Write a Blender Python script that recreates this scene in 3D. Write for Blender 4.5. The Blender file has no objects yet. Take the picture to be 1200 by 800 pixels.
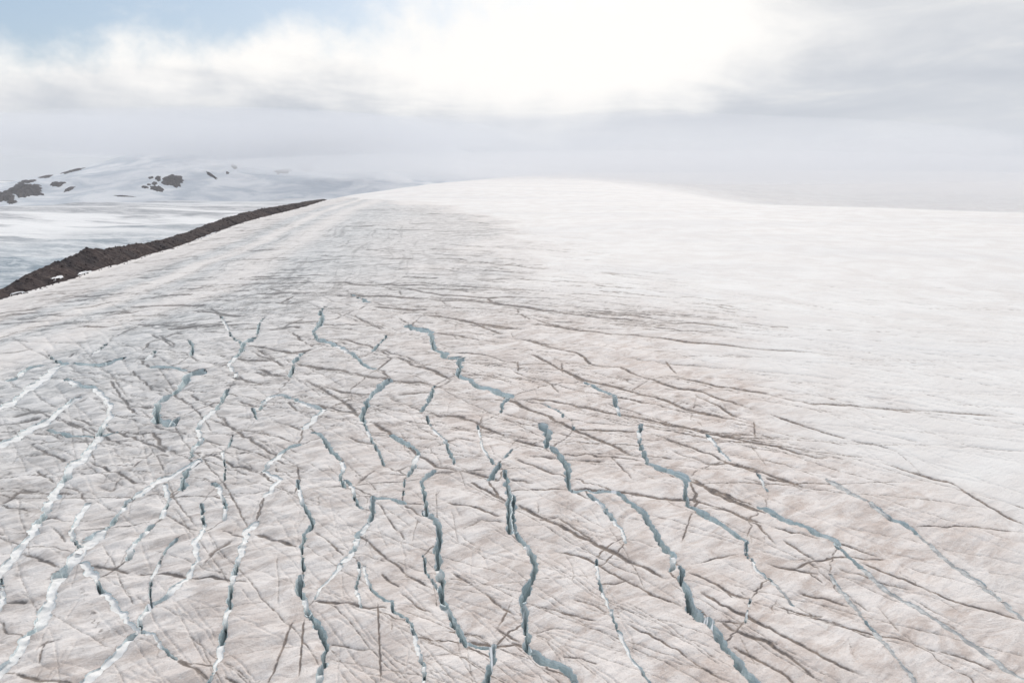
import bpy, math, random
import numpy as np
from mathutils.kdtree import KDTree

R = math.radians
random.seed(7)
scn = bpy.context.scene
COL = scn.collection

# ------------------------------------------------------------------ camera
CAM_Z, PITCH, FPX = 60.0, R(15.0), 800.0        # metres above the ice, downward tilt, focal length for a 1200 px wide frame
cam_d = bpy.data.cameras.new('camera'); cam_d.sensor_width = 36.0; cam_d.lens = 24.0
cam_d.clip_start = 1.0; cam_d.clip_end = 60000.0
cam = bpy.data.objects.new('camera', cam_d); COL.objects.link(cam)
cam.location = (0, 0, CAM_Z); cam.rotation_euler = (R(90) - PITCH, 0, 0)
scn.camera = cam

# ------------------------------------------------------------------ exposure and render settings
scn.view_settings.view_transform = 'Standard'; scn.view_settings.look = 'None'
scn.view_settings.exposure = 0.0; scn.view_settings.gamma = 1.0
scn.view_settings.use_curve_mapping = False
scn.cycles.use_denoising = True
scn.cycles.max_bounces = 8; scn.cycles.diffuse_bounces = 6; scn.cycles.volume_bounces = 3
scn.cycles.use_adaptive_sampling = True; scn.cycles.adaptive_threshold = 0.01

# ------------------------------------------------------------------ sun and sky
SUN_EL, SUN_AZ = R(36), R(14)                    # azimuth clockwise from +Y, the way the camera looks
sun_d = bpy.data.lights.new('sun', 'SUN'); sun_d.energy = 2.25; sun_d.angle = R(10); sun_d.color = (1.0, 0.93, 0.85)
sun = bpy.data.objects.new('sun', sun_d); COL.objects.link(sun)
sun.rotation_euler = (R(90) - SUN_EL, 0, math.pi - SUN_AZ)


class N:
    """Small helper to wire a node tree."""
    def __init__(self, tree):
        self.t = tree
        tree.nodes.clear()

    def new(self, typ, **kw):
        n = self.t.nodes.new(typ)
        for k, v in kw.items():
            setattr(n, k, v)
        return n

    def put(self, sock, v):
        if hasattr(v, 'is_output') or isinstance(v, bpy.types.NodeSocket):
            self.t.links.new(v, sock)
        elif v is not None:
            sock.default_value = v

    def m(self, op, a, b=None, c=None, clamp=False):
        n = self.new('ShaderNodeMath', operation=op, use_clamp=clamp)
        for s, v in zip(n.inputs, (a, b, c)):
            self.put(s, v)
        return n.outputs[0]

    def ramp(self, v, lo, hi, a=0.0, b=1.0):
        n = self.new('ShaderNodeMapRange', interpolation_type='SMOOTHSTEP')
        for s, x in zip(n.inputs, (v, lo, hi, a, b)):
            self.put(s, x)
        return n.outputs[0]

    def mix(self, f, a, b, blend='MIX'):
        n = self.new('ShaderNodeMix', data_type='RGBA', blend_type=blend)
        self.put(n.inputs[0], f); self.put(n.inputs[6], a); self.put(n.inputs[7], b)
        return n.outputs[2]

    def noise(self, vec, scale, detail=4.0, rough=0.55, dist=0.0, dims='3D'):
        n = self.new('ShaderNodeTexNoise', noise_dimensions=dims)
        self.put(n.inputs['Vector'], vec)
        n.inputs['Scale'].default_value = scale; n.inputs['Detail'].default_value = detail
        n.inputs['Roughness'].default_value = rough; n.inputs['Distortion'].default_value = dist
        return n.outputs[0]

    def mapping(self, vec, scale=(1, 1, 1), rot=(0, 0, 0), loc=(0, 0, 0)):
        """Turn first, then stretch."""
        if any(rot):
            k = self.new('ShaderNodeMapping'); self.put(k.inputs[0], vec); k.inputs['Rotation'].default_value = rot
            vec = k.outputs[0]
        n = self.new('ShaderNodeMapping')
        self.put(n.inputs[0], vec)
        n.inputs['Scale'].default_value = scale; n.inputs['Location'].default_value = loc
        return n.outputs[0]

    def attr(self, name):
        return self.new('ShaderNodeAttribute', attribute_name=name).outputs['Fac']


def rgb(r, g, b):
    return (r, g, b, 1.0)


world = bpy.data.worlds.new('World'); scn.world = world; world.use_nodes = True
w = N(world.node_tree)
sky = w.new('ShaderNodeTexSky', sky_type='NISHITA', sun_disc=False)
sky.sun_elevation = SUN_EL; sky.sun_rotation = SUN_AZ; sky.air_density = 1.0; sky.dust_density = 2.0
geo = w.new('ShaderNodeTexCoord').outputs['Generated']
sep = w.new('ShaderNodeSeparateXYZ'); w.put(sep.inputs[0], geo)
dx, dy, dz = sep.outputs
az = w.m('ARCTAN2', dx, dy)                                     # radians, 0 = straight ahead
el = w.m('ARCSINE', dz)
skyv = w.new('ShaderNodeVectorMath', operation='SCALE'); w.put(skyv.inputs[0], sky.outputs[0]); skyv.inputs['Scale'].default_value = 0.10
blue = w.mix(0.45, skyv.outputs[0], rgb(0.42, 0.60, 0.82))       # thin high veil
comb = w.new('ShaderNodeCombineXYZ'); w.put(comb.inputs[0], az); w.put(comb.inputs[1], w.m('MULTIPLY', el, 1.9))
ang = comb.outputs[0]
iso = w.new('ShaderNodeCombineXYZ'); w.put(iso.inputs[0], az); w.put(iso.inputs[1], el)
n_puff = w.noise(w.mapping(iso.outputs[0], loc=(7.7, 2.1, 0.9)), 11.0, 9.0, 0.58, 0.15)
n_big = w.noise(ang, 4.2, 7.0, 0.60, 0.5)
n_fine = w.noise(w.mapping(ang, loc=(3.1, 1.7, 0.4)), 13.0, 6.0, 0.62, 0.3)
n_low = w.noise(w.mapping(ang, scale=(1.0, 2.4, 1.0), loc=(1.3, 5.2, 2.0)), 3.6, 5.0, 0.55, 0.4)
# upper edge of the cloud bank: low on one side, rising across the view
edge = w.m('ADD', w.m('MULTIPLY', az, 0.165), 0.212)
edge = w.m('ADD', edge, w.m('MULTIPLY', w.m('SUBTRACT', n_puff, 0.5), 0.15))
edge = w.m('ADD', edge, w.m('MULTIPLY', w.m('SUBTRACT', n_big, 0.5), 0.07))
over = w.m('SUBTRACT', el, edge)
bank = w.ramp(over, -0.045, 0.028, 1.0, 0.0)
# broken high cloud elsewhere
high = w.m('MULTIPLY', w.ramp(n_big, 0.50, 0.78), w.ramp(n_fine, 0.36, 0.74))
high = w.m('MULTIPLY', high, 0.8)
high = w.m('MAXIMUM', high, w.m('MULTIPLY', w.ramp(el, 0.30, 0.62), w.ramp(n_big, 0.22, 0.52, 0.35, 1.0)))     # unseen cloud added towards the zenith, against blue light from overhead
cover = w.m('MAXIMUM', bank, high)
# grey underside of the bank towards the horizon, bright upper part
h = w.m('ADD', el, w.m('MULTIPLY', w.m('SUBTRACT', n_low, 0.5), 0.11))
h = w.m('ADD', h, w.m('MULTIPLY', w.m('SUBTRACT', n_puff, 0.5), 0.07))
h = w.m('SUBTRACT', h, w.m('MULTIPLY', az, 0.05))
h = w.m('ADD', h, w.m('MULTIPLY', w.m('EXPONENT', w.m('MULTIPLY', w.m('POWER', w.m('SUBTRACT', az, 0.08), 2.0), -14.0)), 0.055))
bright = w.ramp(h, 0.060, 0.150)
# thick dark part of the bank on the other side
side = w.m('ADD', az, w.m('MULTIPLY', w.m('SUBTRACT', n_big, 0.5), 0.5))
bright = w.m('MULTIPLY', bright, w.ramp(side, 0.22, 0.50, 1.0, 0.22))
bright = w.m('MULTIPLY', bright, w.ramp(el, 0.28, 0.60, 1.0, 0.10))                  # added overhead cloud greyed to lower the light it gives
glow = w.m('MULTIPLY', w.ramp(n_low, 0.52, 0.78), w.ramp(el, 0.02, 0.06))
grey = w.mix(w.ramp(n_low, 0.25, 0.75), rgb(0.55, 0.585, 0.645), rgb(0.69, 0.715, 0.755))
grey = w.mix(w.m('MULTIPLY', glow, 0.55), grey, rgb(0.93, 0.90, 0.85))
cloud = w.mix(bright, grey, rgb(1.04, 1.02, 0.99))
col = w.mix(cover, blue, cloud)
bg = w.new('ShaderNodeBackground'); w.put(bg.inputs[0], col); bg.inputs[1].default_value = 1.0
out = w.new('ShaderNodeOutputWorld'); w.t.links.new(bg.outputs[0], out.inputs[0])


# ------------------------------------------------------------------ numeric helpers
def _hash(ix, iy, seed):
    n = (ix.astype(np.int64) * 374761393 + iy.astype(np.int64) * 668265263 + seed * 144665) & 0x7fffffff
    n = ((n ^ (n >> 13)) * 1274126177) & 0x7fffffff
    return (n ^ (n >> 16)) & 0x7fffffff


def perlin(x, y, seed=0):
    ix = np.floor(x); iy = np.floor(y); fx = x - ix; fy = y - iy
    ix = ix.astype(np.int64); iy = iy.astype(np.int64)
    u = fx * fx * fx * (fx * (fx * 6 - 15) + 10); v = fy * fy * fy * (fy * (fy * 6 - 15) + 10)

    def g(ox, oy):
        a = _hash(ix + ox, iy + oy, seed).astype(np.float64) * (2 * np.pi / 0x7fffffff)
        return np.cos(a) * (fx - ox) + np.sin(a) * (fy - oy)
    a = g(0, 0); b = g(1, 0); c = g(0, 1); d = g(1, 1)
    return (a + u * (b - a) + v * ((c + u * (d - c)) - (a + u * (b - a)))) * 1.5


def fbm(x, y, seed=0, octs=4, gain=0.5):
    s = 0; amp = 1.0; f = 1.0
    for k in range(octs):
        s = s + amp * perlin(x * f + 17.3 * k, y * f - 9.1 * k, seed + k)
        amp *= gain; f *= 2.03
    return s


def sstep(lo, hi, x):
    t = np.clip((x - lo) / (hi - lo), 0, 1)
    return t * t * (3 - 2 * t)


FWD = np.array([0, math.cos(PITCH), -math.sin(PITCH)]); UPV = np.array([0, math.sin(PITCH), math.cos(PITCH)])


def rays(px, py):
    """Bearings taken from the photograph: unit-depth directions from the drone's position."""
    px = np.asarray(px, float); py = np.asarray(py, float)
    return (((px - 600) / FPX)[..., None] * np.array([1.0, 0, 0]) + ((400 - py) / FPX)[..., None] * UPV + FWD)


def on_level(px, py, z):
    d = rays(px, py); t = (z - CAM_Z) / d[..., 2]
    return d[..., 0] * t, d[..., 1] * t


def seg_dist(x, y, pts):
    """Signed distance from points to a polyline (positive on the right-hand side of its direction)."""
    best = np.full(np.shape(x), 1e18); sign = np.zeros(np.shape(x))
    for (ax, ay), (bx, by) in zip(pts[:-1], pts[1:]):
        ex, ey = bx - ax, by - ay; L2 = ex * ex + ey * ey
        t = np.clip(((x - ax) * ex + (y - ay) * ey) / L2, 0, 1)
        qx = x - (ax + t * ex); qy = y - (ay + t * ey)
        d = qx * qx + qy * qy
        s = ex * (y - ay) - ey * (x - ax)
        m = d < best
        best = np.where(m, d, best); sign = np.where(m, np.where(s > 0, -1.0, 1.0), sign)
    return np.sqrt(best) * sign


# ------------------------------------------------------------------ lie of the land
_mp = np.array([(-420, 452), (-200, 398), (-60, 362), (0, 345), (60, 329), (120, 310), (200, 286), (280, 260), (330, 246), (380, 233.5), (440, 223), (500, 215), (570, 209), (650, 203.5), (760, 198.5)], float)
_mx, _my = on_level(_mp[:, 0], _mp[:, 1], -9.0)
MARGIN = [(-900.0, -900.0), (-560.0, -150.0)] + list(zip(_mx, _my)) + [(_mx[-1] + 3000, _my[-1] + 3500)]      # edge of the ice towards the side valley


def margin_d(x, y):
    return seg_dist(x, y, MARGIN)


def base_z(x, y, d=None):
    """Height of the glacier without its small relief."""
    if d is None:
        d = margin_d(x, y)
    r = np.hypot(x, y)
    z = -9.0 * (1 - sstep(0, 170, d)) - 2.2 * (1 - sstep(0, 60, d))
    z = z - np.maximum(0, -d) * 0.75
    a = np.arctan2(x, y)
    z = z - sstep(R(5), R(27), a) * (75.0 * sstep(900, 1900, r) - 66.0 * sstep(2000, 3600, r))
    z = z + 2.2 * perlin(x / 210.0 + 3.3, y / 260.0 + 1.2, 91) * sstep(150, 500, r)
    z = z - 30 * sstep(2600, 5200, r)
    return z


def _ground_depth(px, py):
    d = rays(px, py); z = np.zeros(d.shape[:-1])
    for k in range(14):
        t = (z - CAM_Z) / np.minimum(d[..., 2], -1e-3)
        x, y = d[..., 0] * t, d[..., 1] * t
        zn = base_z(x, y, np.maximum(margin_d(x, y), 0))
        z = z + 0.5 * (np.clip(zn, -16, 6) - z)
    return -np.minimum(d[..., 2], -1e-3) / (CAM_Z - z)


_tx = np.arange(-340, 1541, 4.0); _ty = np.arange(206, 877, 2.0)
_inv = _ground_depth(*np.meshgrid(_tx, _ty, indexing='xy'))          # inverse depth, nearly linear in between


def ground(px, py):
    """Where a bearing from the photograph meets the glacier."""
    px = np.asarray(px, float); py = np.asarray(py, float)
    u = np.clip((px - _tx[0]) / 4.0, 0, len(_tx) - 1.001); v = np.clip((py - _ty[0]) / 2.0, 0, len(_ty) - 1.001)
    i = u.astype(int); j = v.astype(int); fu = u - i; fv = v - j
    inv = (_inv[j, i] * (1 - fu) + _inv[j, i + 1] * fu) * (1 - fv) + (_inv[j + 1, i] * (1 - fu) + _inv[j + 1, i + 1] * fu) * fv
    d = rays(px, py)
    return d[..., 0] / inv, d[..., 1] / inv


# ------------------------------------------------------------------ survey of the fractures
# Each survey sheet covers 300 x 240 px of the photograph at 1000 x 800; entries are points on the sheet.
SHEET = {1: (0, 340), 2: (300, 340), 3: (600, 340), 4: (900, 340), 5: (0, 560), 6: (300, 560), 7: (600, 560), 8: (900, 560), 9: (150, 260), 10: (400, 260)}       # sheets 9 and 10 cover 250 x 200 px
ALL = [(0.0, 1.0)]
# (sheet, width, fills, points, label)   fills = stretches choked with snow, as fractions of the length
CREV = [
 (1, 22, ALL, [(-60,480),(0,452),(60,425),(130,370),(170,345),(210,310),(245,290)], 'uppermost of the white snow-filled cracks by the picture edge'),
 (1, 24, ALL, [(-40,630),(0,608),(60,580),(110,545),(170,520),(210,495),(260,450),(300,420)], None),
 (1, 22, [(.02,.16),(.28,.86)], [(255,345),(300,372),(370,385),(400,410),(430,450),(430,480),(400,530),(380,575)], None),
 (1, 34, [(.0,.34),(.38,.62),(.66,1)], [(385,572),(370,600),(330,650),(280,690),(250,740),(205,800),(190,830),(165,885),(120,945),(60,1022),(0,1085),(-40,1120)], 'long white snow-filled crevasse slanting down to the picture edge'),
 (1, 27, [], [(790,312),(742,328),(715,370),(665,410),(615,440),(608,475),(625,512),(680,528),(695,500)], 'open blue crevasse with a hooked lower end'),
 (1, 20, [], [(890,385),(870,430),(848,468)], None),
 (1, 19, [(.0,.30),(.36,.62),(.68,.8)], [(845,470),(790,512),(770,545),(790,580),(760,612),(745,645),(742,660)], None),
 (1, 26, [(.0,.06)], [(775,668),(742,700),(722,725),(708,778),(705,775)], None),
 (1, 18, ALL, [(535,800),(620,742),(690,706),(772,670)], None),
 (1, 16, [(.0,.5)], [(930,340),(893,286),(940,242),(952,205),(1000,178)], None),
 (1, 16, [], [(732,188),(752,216),(748,252)], None),
 (1, 11, [(.42,.62)], [(908,550),(895,610),(868,632),(880,690),(876,740)], None),
 (1, 14, [], [(985,455),(1002,500)], None),
 (1, 13, [], [(590,295),(660,300),(722,314)], None),
 (1, 12, [], [(180,545),(240,560),(310,570),(400,572),(462,552)], None),
 (1, 12, [], [(190,250),(230,280),(300,290),(400,286),(470,264)], None),
 (1, 12, [(.1,.5)], [(860,95),(905,180),(940,205),(955,240)], None),
 (1, 11, [(0,.6)], [(365,250),(395,225),(420,205)], None),
 (1, 13, [(.3,.6)], [(40,352),(80,330),(120,300),(172,290)], None),
 (1, 11, [(.2,.7)], [(560,275),(590,255),(615,232)], None),
 (2, 19, [], [(265,58),(250,90),(262,110),(243,135),(225,160),(237,186)], 'zigzag blue crevasse, the uppermost of the open ones'),
 (2, 15, [(.35,.5)], [(240,188),(290,205),(330,226),(372,242),(400,266),(430,290),(462,302)], None),
 (2, 11, [], [(512,172),(490,200),(455,236)], None),
 (2, 19, [], [(598,133),(630,150),(682,165),(690,195),(695,230),(735,238),(742,262),(798,262),(798,306),(785,330),(830,345),(865,372),(920,386),(990,412)], 'stepped blue crevasse turning from cross cracks to lengthwise ones'),
 (2, 15, [], [(988,412),(962,440),(958,472)], None),
 (2, 22, [], [(518,342),(490,370),(450,405),(430,440),(415,480),(421,512)], 'curved blue crevasse crossing a brown streak in mid-slope'),
 (2, 13, [(.2,.35)], [(421,514),(445,570),(470,610),(490,650),(500,676)], None),
 (2, 9, [], [(440,332),(480,300),(532,258)], None),
 (2, 16, [], [(698,366),(685,410),(670,440),(643,472)], None),
 (2, 13, [(.25,.6)], [(668,488),(675,520),(710,560),(740,590),(755,630),(777,674)], None),
 (2, 18, ALL, [(272,462),(240,495),(188,534)], None),
 (2, 15, [(.2,.45),(.6,.9)], [(20,462),(30,430),(70,405),(110,410),(170,435),(200,450),(268,464)], None),
 (2, 17, [(.3,.8)], [(170,596),(110,620),(80,650),(45,680),(28,702)], None),
 (2, 17, ALL, [(28,702),(95,735),(60,780),(35,805)], None),
 (2, 18, [], [(225,545),(265,575),(285,610),(300,635),(335,660)], None),
 (2, 18, [(.0,.35)], [(338,662),(340,700),(330,735),(347,770)], None),
 (2, 9, [(.3,.7)], [(160,678),(170,740),(150,802)], None),
 (2, 24, [], [(945,682),(928,715),(912,738)], None),
 (2, 11, [], [(945,682),(985,640),(1002,615)], None),
 (2, 11, [(.1,.8)], [(865,515),(878,580),(884,622),(930,682)], None),
 (2, 17, [(.5,.75)], [(525,560),(570,585),(610,605),(635,625),(615,680),(590,722)], None),
 (2, 16, [], [(188,238),(150,275),(140,310),(134,338)], None),
 (2, 13, [], [(30,98),(10,140),(5,172)], None),
 (2, 12, [], [(375,15),(405,30),(442,48)], None),
 (2, 12, [(.2,.5)], [(290,205),(330,220),(375,248)], None),
 (3, 12, [], [(285,355),(340,380),(400,408)], None),
 (3, 19, [(.5,.75)], [(400,408),(405,440),(422,488)], None),
 (3, 20, [(.2,.42)], [(505,522),(495,560),(500,605),(520,640),(528,674)], None),
 (3, 21, [], [(530,672),(560,682),(640,715),(690,738)], None),
 (3, 20, [], [(682,736),(675,790),(684,815),(690,842)], 'narrow dark upright crack below a grey step'),
 (3, 27, [], [(112,525),(142,552),(132,608)], None),
 (3, 31, [], [(150,606),(190,640),(215,680),(226,768)], 'short wide blue crevasse ending in a dark point, mid-slope'),
 (3, 13, [(.1,.45),(.6,.9)], [(758,556),(800,605),(852,664)], None),
 (3, 11, [(.3,.8)], [(955,712),(1000,782)], None),
 (3, 10, [(.2,.5)], [(125,445),(190,478),(202,500)], None),
 (3, 10, [(.2,.6)], [(232,505),(242,540)], None),
 (3, 8, [], [(195,282),(197,328)], None),
 (3, 8, [], [(22,278),(25,312)], None),
 (3, 8, [(.2,.8)], [(945,515),(950,574)], None),
 (3, 8, [], [(600,272),(642,324)], None),
 (5, 44, [(0,.29),(.31,.66),(.7,1)], [(-30,790),(0,758),(60,690),(110,620),(150,560),(190,492),(200,445),(212,405),(250,370),(280,335),(320,290),(342,258),(402,203)], 'widest white snow-filled crevasse, forking like a tree at the bottom corner'),
 (5, 17, [(.55,.9)], [(402,203),(440,170),(480,115),(494,90)], None),
 (5, 13, [(.1,.9)], [(494,90),(550,60),(600,25),(640,-5)], None),
 (5, 22, [(.0,.14),(.34,1)], [(318,292),(290,245),(278,205),(310,140),(347,92)], None),
 (5, 30, [(.0,.28),(.40,1)], [(318,340),(370,380),(390,430),(430,470),(470,510),(500,560),(532,592)], None),
 (5, 38, [(0,.96)], [(300,820),(380,745),(440,690),(500,640),(535,600)], 'white snow-filled crevasse running off the bottom edge'),
 (5, 23, [(.1,.2),(.28,1)], [(538,598),(545,560),(570,520),(600,490),(650,460),(700,420),(740,375),(770,320),(765,270),(790,205),(796,172)], None),
 (5, 17, [(.55,.62)], [(798,178),(790,140),(787,95)], None),
 (5, 17, [(.1,.6)], [(545,595),(600,620),(640,670),(692,712)], None),
 (5, 14, [(.35,.6)], [(690,238),(660,270),(625,320),(605,360),(590,400),(585,440),(592,494)], None),
 (5, 20, [(.0,.5),(.72,1)], [(640,20),(655,60),(655,100),(628,155)], None),
 (5, 19, [(.1,.35),(.5,.8)], [(600,180),(560,220),(540,250),(515,280),(500,318)], None),
 (5, 18, [], [(718,-10),(712,42)], None),
 (5, 19, [(.1,.5),(.7,.95)], [(832,18),(862,40),(862,65),(882,100),(875,155)], None),
 (5, 25, [(0,.33),(.40,.47),(.60,.70),(.79,.96)], [(1002,165),(960,205),(955,260),(940,310),(912,380),(905,440),(890,520),(880,570),(870,640),(855,700),(825,780),(805,815)], 'half-choked crevasse with alternating white snow plugs and dark holes'),
 (5, 18, [], [(-10,365),(8,395),(0,430)], None),
 (5, 22, ALL, [(-20,520),(8,480),(12,425)], None),
 (6, 22, [], [(968,-30),(980,10),(988,60),(985,150),(992,214)], 'dark narrow crevasse running into the top of the bow-shaped one'),
 (2, 18, [], [(697,697),(652,735),(650,770),(660,812),(668,880)], None),
 (6, 30, [(.62,.68)], [(662,130),(700,158),(716,200),(710,260),(712,320),(720,380),(726,430),(734,485)], 'open blue crevasse with jagged walls at the bottom centre'),
 (6, 36, [(.05,.2)], [(732,480),(770,540),(792,590),(818,642)], None),
 (6, 13, [], [(655,290),(663,360),(700,410),(718,442)], None),
 (6, 16, [], [(818,636),(880,652),(930,648)], None),
 (6, 32, [], [(930,638),(921,700),(906,760),(890,830)], 'wide blue crevasse cut by the bottom edge, beside the jagged one'),
 (6, 16, [(.2,.5)], [(345,0),(380,40),(385,80),(415,120)], None),
 (6, 24, [], [(457,72),(456,120),(448,165)], None),
 (6, 24, [(.0,.3),(.34,.6),(.64,1)], [(440,170),(425,190),(400,220),(385,260),(370,300),(340,315)], None),
 (6, 13, [(.05,.95)], [(340,315),(300,370),(260,410),(232,464)], None),
 (6, 14, [(.1,.25),(.55,.95)], [(400,318),(405,370),(390,420),(400,460),(411,505)], None),
 (6, 15, [(.0,.3),(.55,.6)], [(418,328),(430,380),(450,430),(480,462),(530,485),(535,520),(590,550),(612,590)], None),
 (6, 19, [(.1,.5),(.6,.72),(.82,.95)], [(610,588),(625,640),(640,700),(660,740),(655,800),(660,830)], None),
 (6, 18, [(.12,.3)], [(160,0),(175,80),(200,130),(226,172),(190,215),(180,260),(180,320),(187,355)], None),
 (6, 30, [(.55,.8)], [(175,372),(165,430),(190,470),(202,525)], 'blue crevasse with a white snow plug in the middle of its length'),
 (6, 30, [], [(200,515),(230,560),(260,600),(272,650),(268,718)], None),
 (6, 30, [(.3,.5)], [(268,710),(248,752),(236,830)], None),
 (6, 7, [(.1,.9)], [(190,540),(180,620),(175,700),(165,775)], None),
 (6, 7, [(.1,.9)], [(475,478),(480,600),(485,700),(487,800)], None),
 (6, 11, [], [(580,-5),(575,75)], None),
 (6, 13, [], [(455,72),(520,84),(585,102)], None),
 (7, 27, [(.8,.9)], [(408,56),(460,95),(510,130),(540,180),(565,230),(600,280),(632,302),(622,360)], 'long wide blue crevasse, its upper half curving like a sabre'),
 (7, 36, [(.3,.36)], [(655,342),(665,400),(682,450),(697,498),(742,548),(775,560)], None),
 (7, 42, [], [(772,548),(790,590),(830,640),(870,690),(912,740),(960,815)], 'widest open blue crevasse, running down to the bottom edge'),
 (7, 25, [(.82,.88)], [(-8,40),(5,80),(3,150),(5,205)], None),
 (7, 29, [(.22,.32)], [(0,195),(50,250),(86,310),(86,380),(60,420),(40,470)], 'bow-shaped blue crevasse between a thin rubble-filled crack and the jagged one'),
 (7, 27, [], [(40,465),(50,520),(54,580),(62,680)], None),
 (7, 32, [], [(70,672),(130,710),(190,735),(240,768),(252,820)], None),
 (7, 16, [(.1,.3),(.5,.95)], [(298,58),(350,100),(390,150),(430,200),(442,255)], None),
 (7, 14, [(.05,.2),(.3,.5),(.62,.9)], [(328,308),(340,400),(370,480),(400,560),(430,620),(460,690),(500,740),(540,805)], 'thin rubble-filled crack between the two big blue crevasses'),
 (7, 20, [], [(698,108),(760,150),(830,190),(905,232)], None),
 (7, 17, [], [(915,236),(918,306)], None),
 (7, 13, [(.1,.9)], [(938,305),(950,350),(995,385)], None),
 (7, 10, [(.2,.8)], [(932,465),(910,568)], None),
 (7, 13, [], [(228,40),(300,46),(412,60)], None),
 (8, 22, [], [(-30,110),(0,125),(60,150),(140,185),(210,220),(270,254)], None),
 (8, 16, [(.2,1)], [(262,256),(330,320),(400,385),(470,440),(550,490),(640,545),(720,600),(810,655),(900,720),(1000,790),(1060,830)], 'long straight grey trench slanting to the bottom right corner'),
 (8, 15, [(.0,.45),(.55,1)], [(240,368),(290,440),(350,510),(400,580),(460,650),(520,730),(600,815)], 'straight shallow trench meeting the bottom edge near the corner'),
 (8, 15, [(.0,.35),(.45,1)], [(230,0),(330,60),(430,120),(480,155),(560,190),(640,260),(720,330),(790,375),(880,450),(960,520),(1030,585)], 'straight blue-grey trench bordering the smooth snow'),
 (8, 11, [(.1,.9)], [(0,380),(50,430),(102,488)], None),
]
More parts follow.
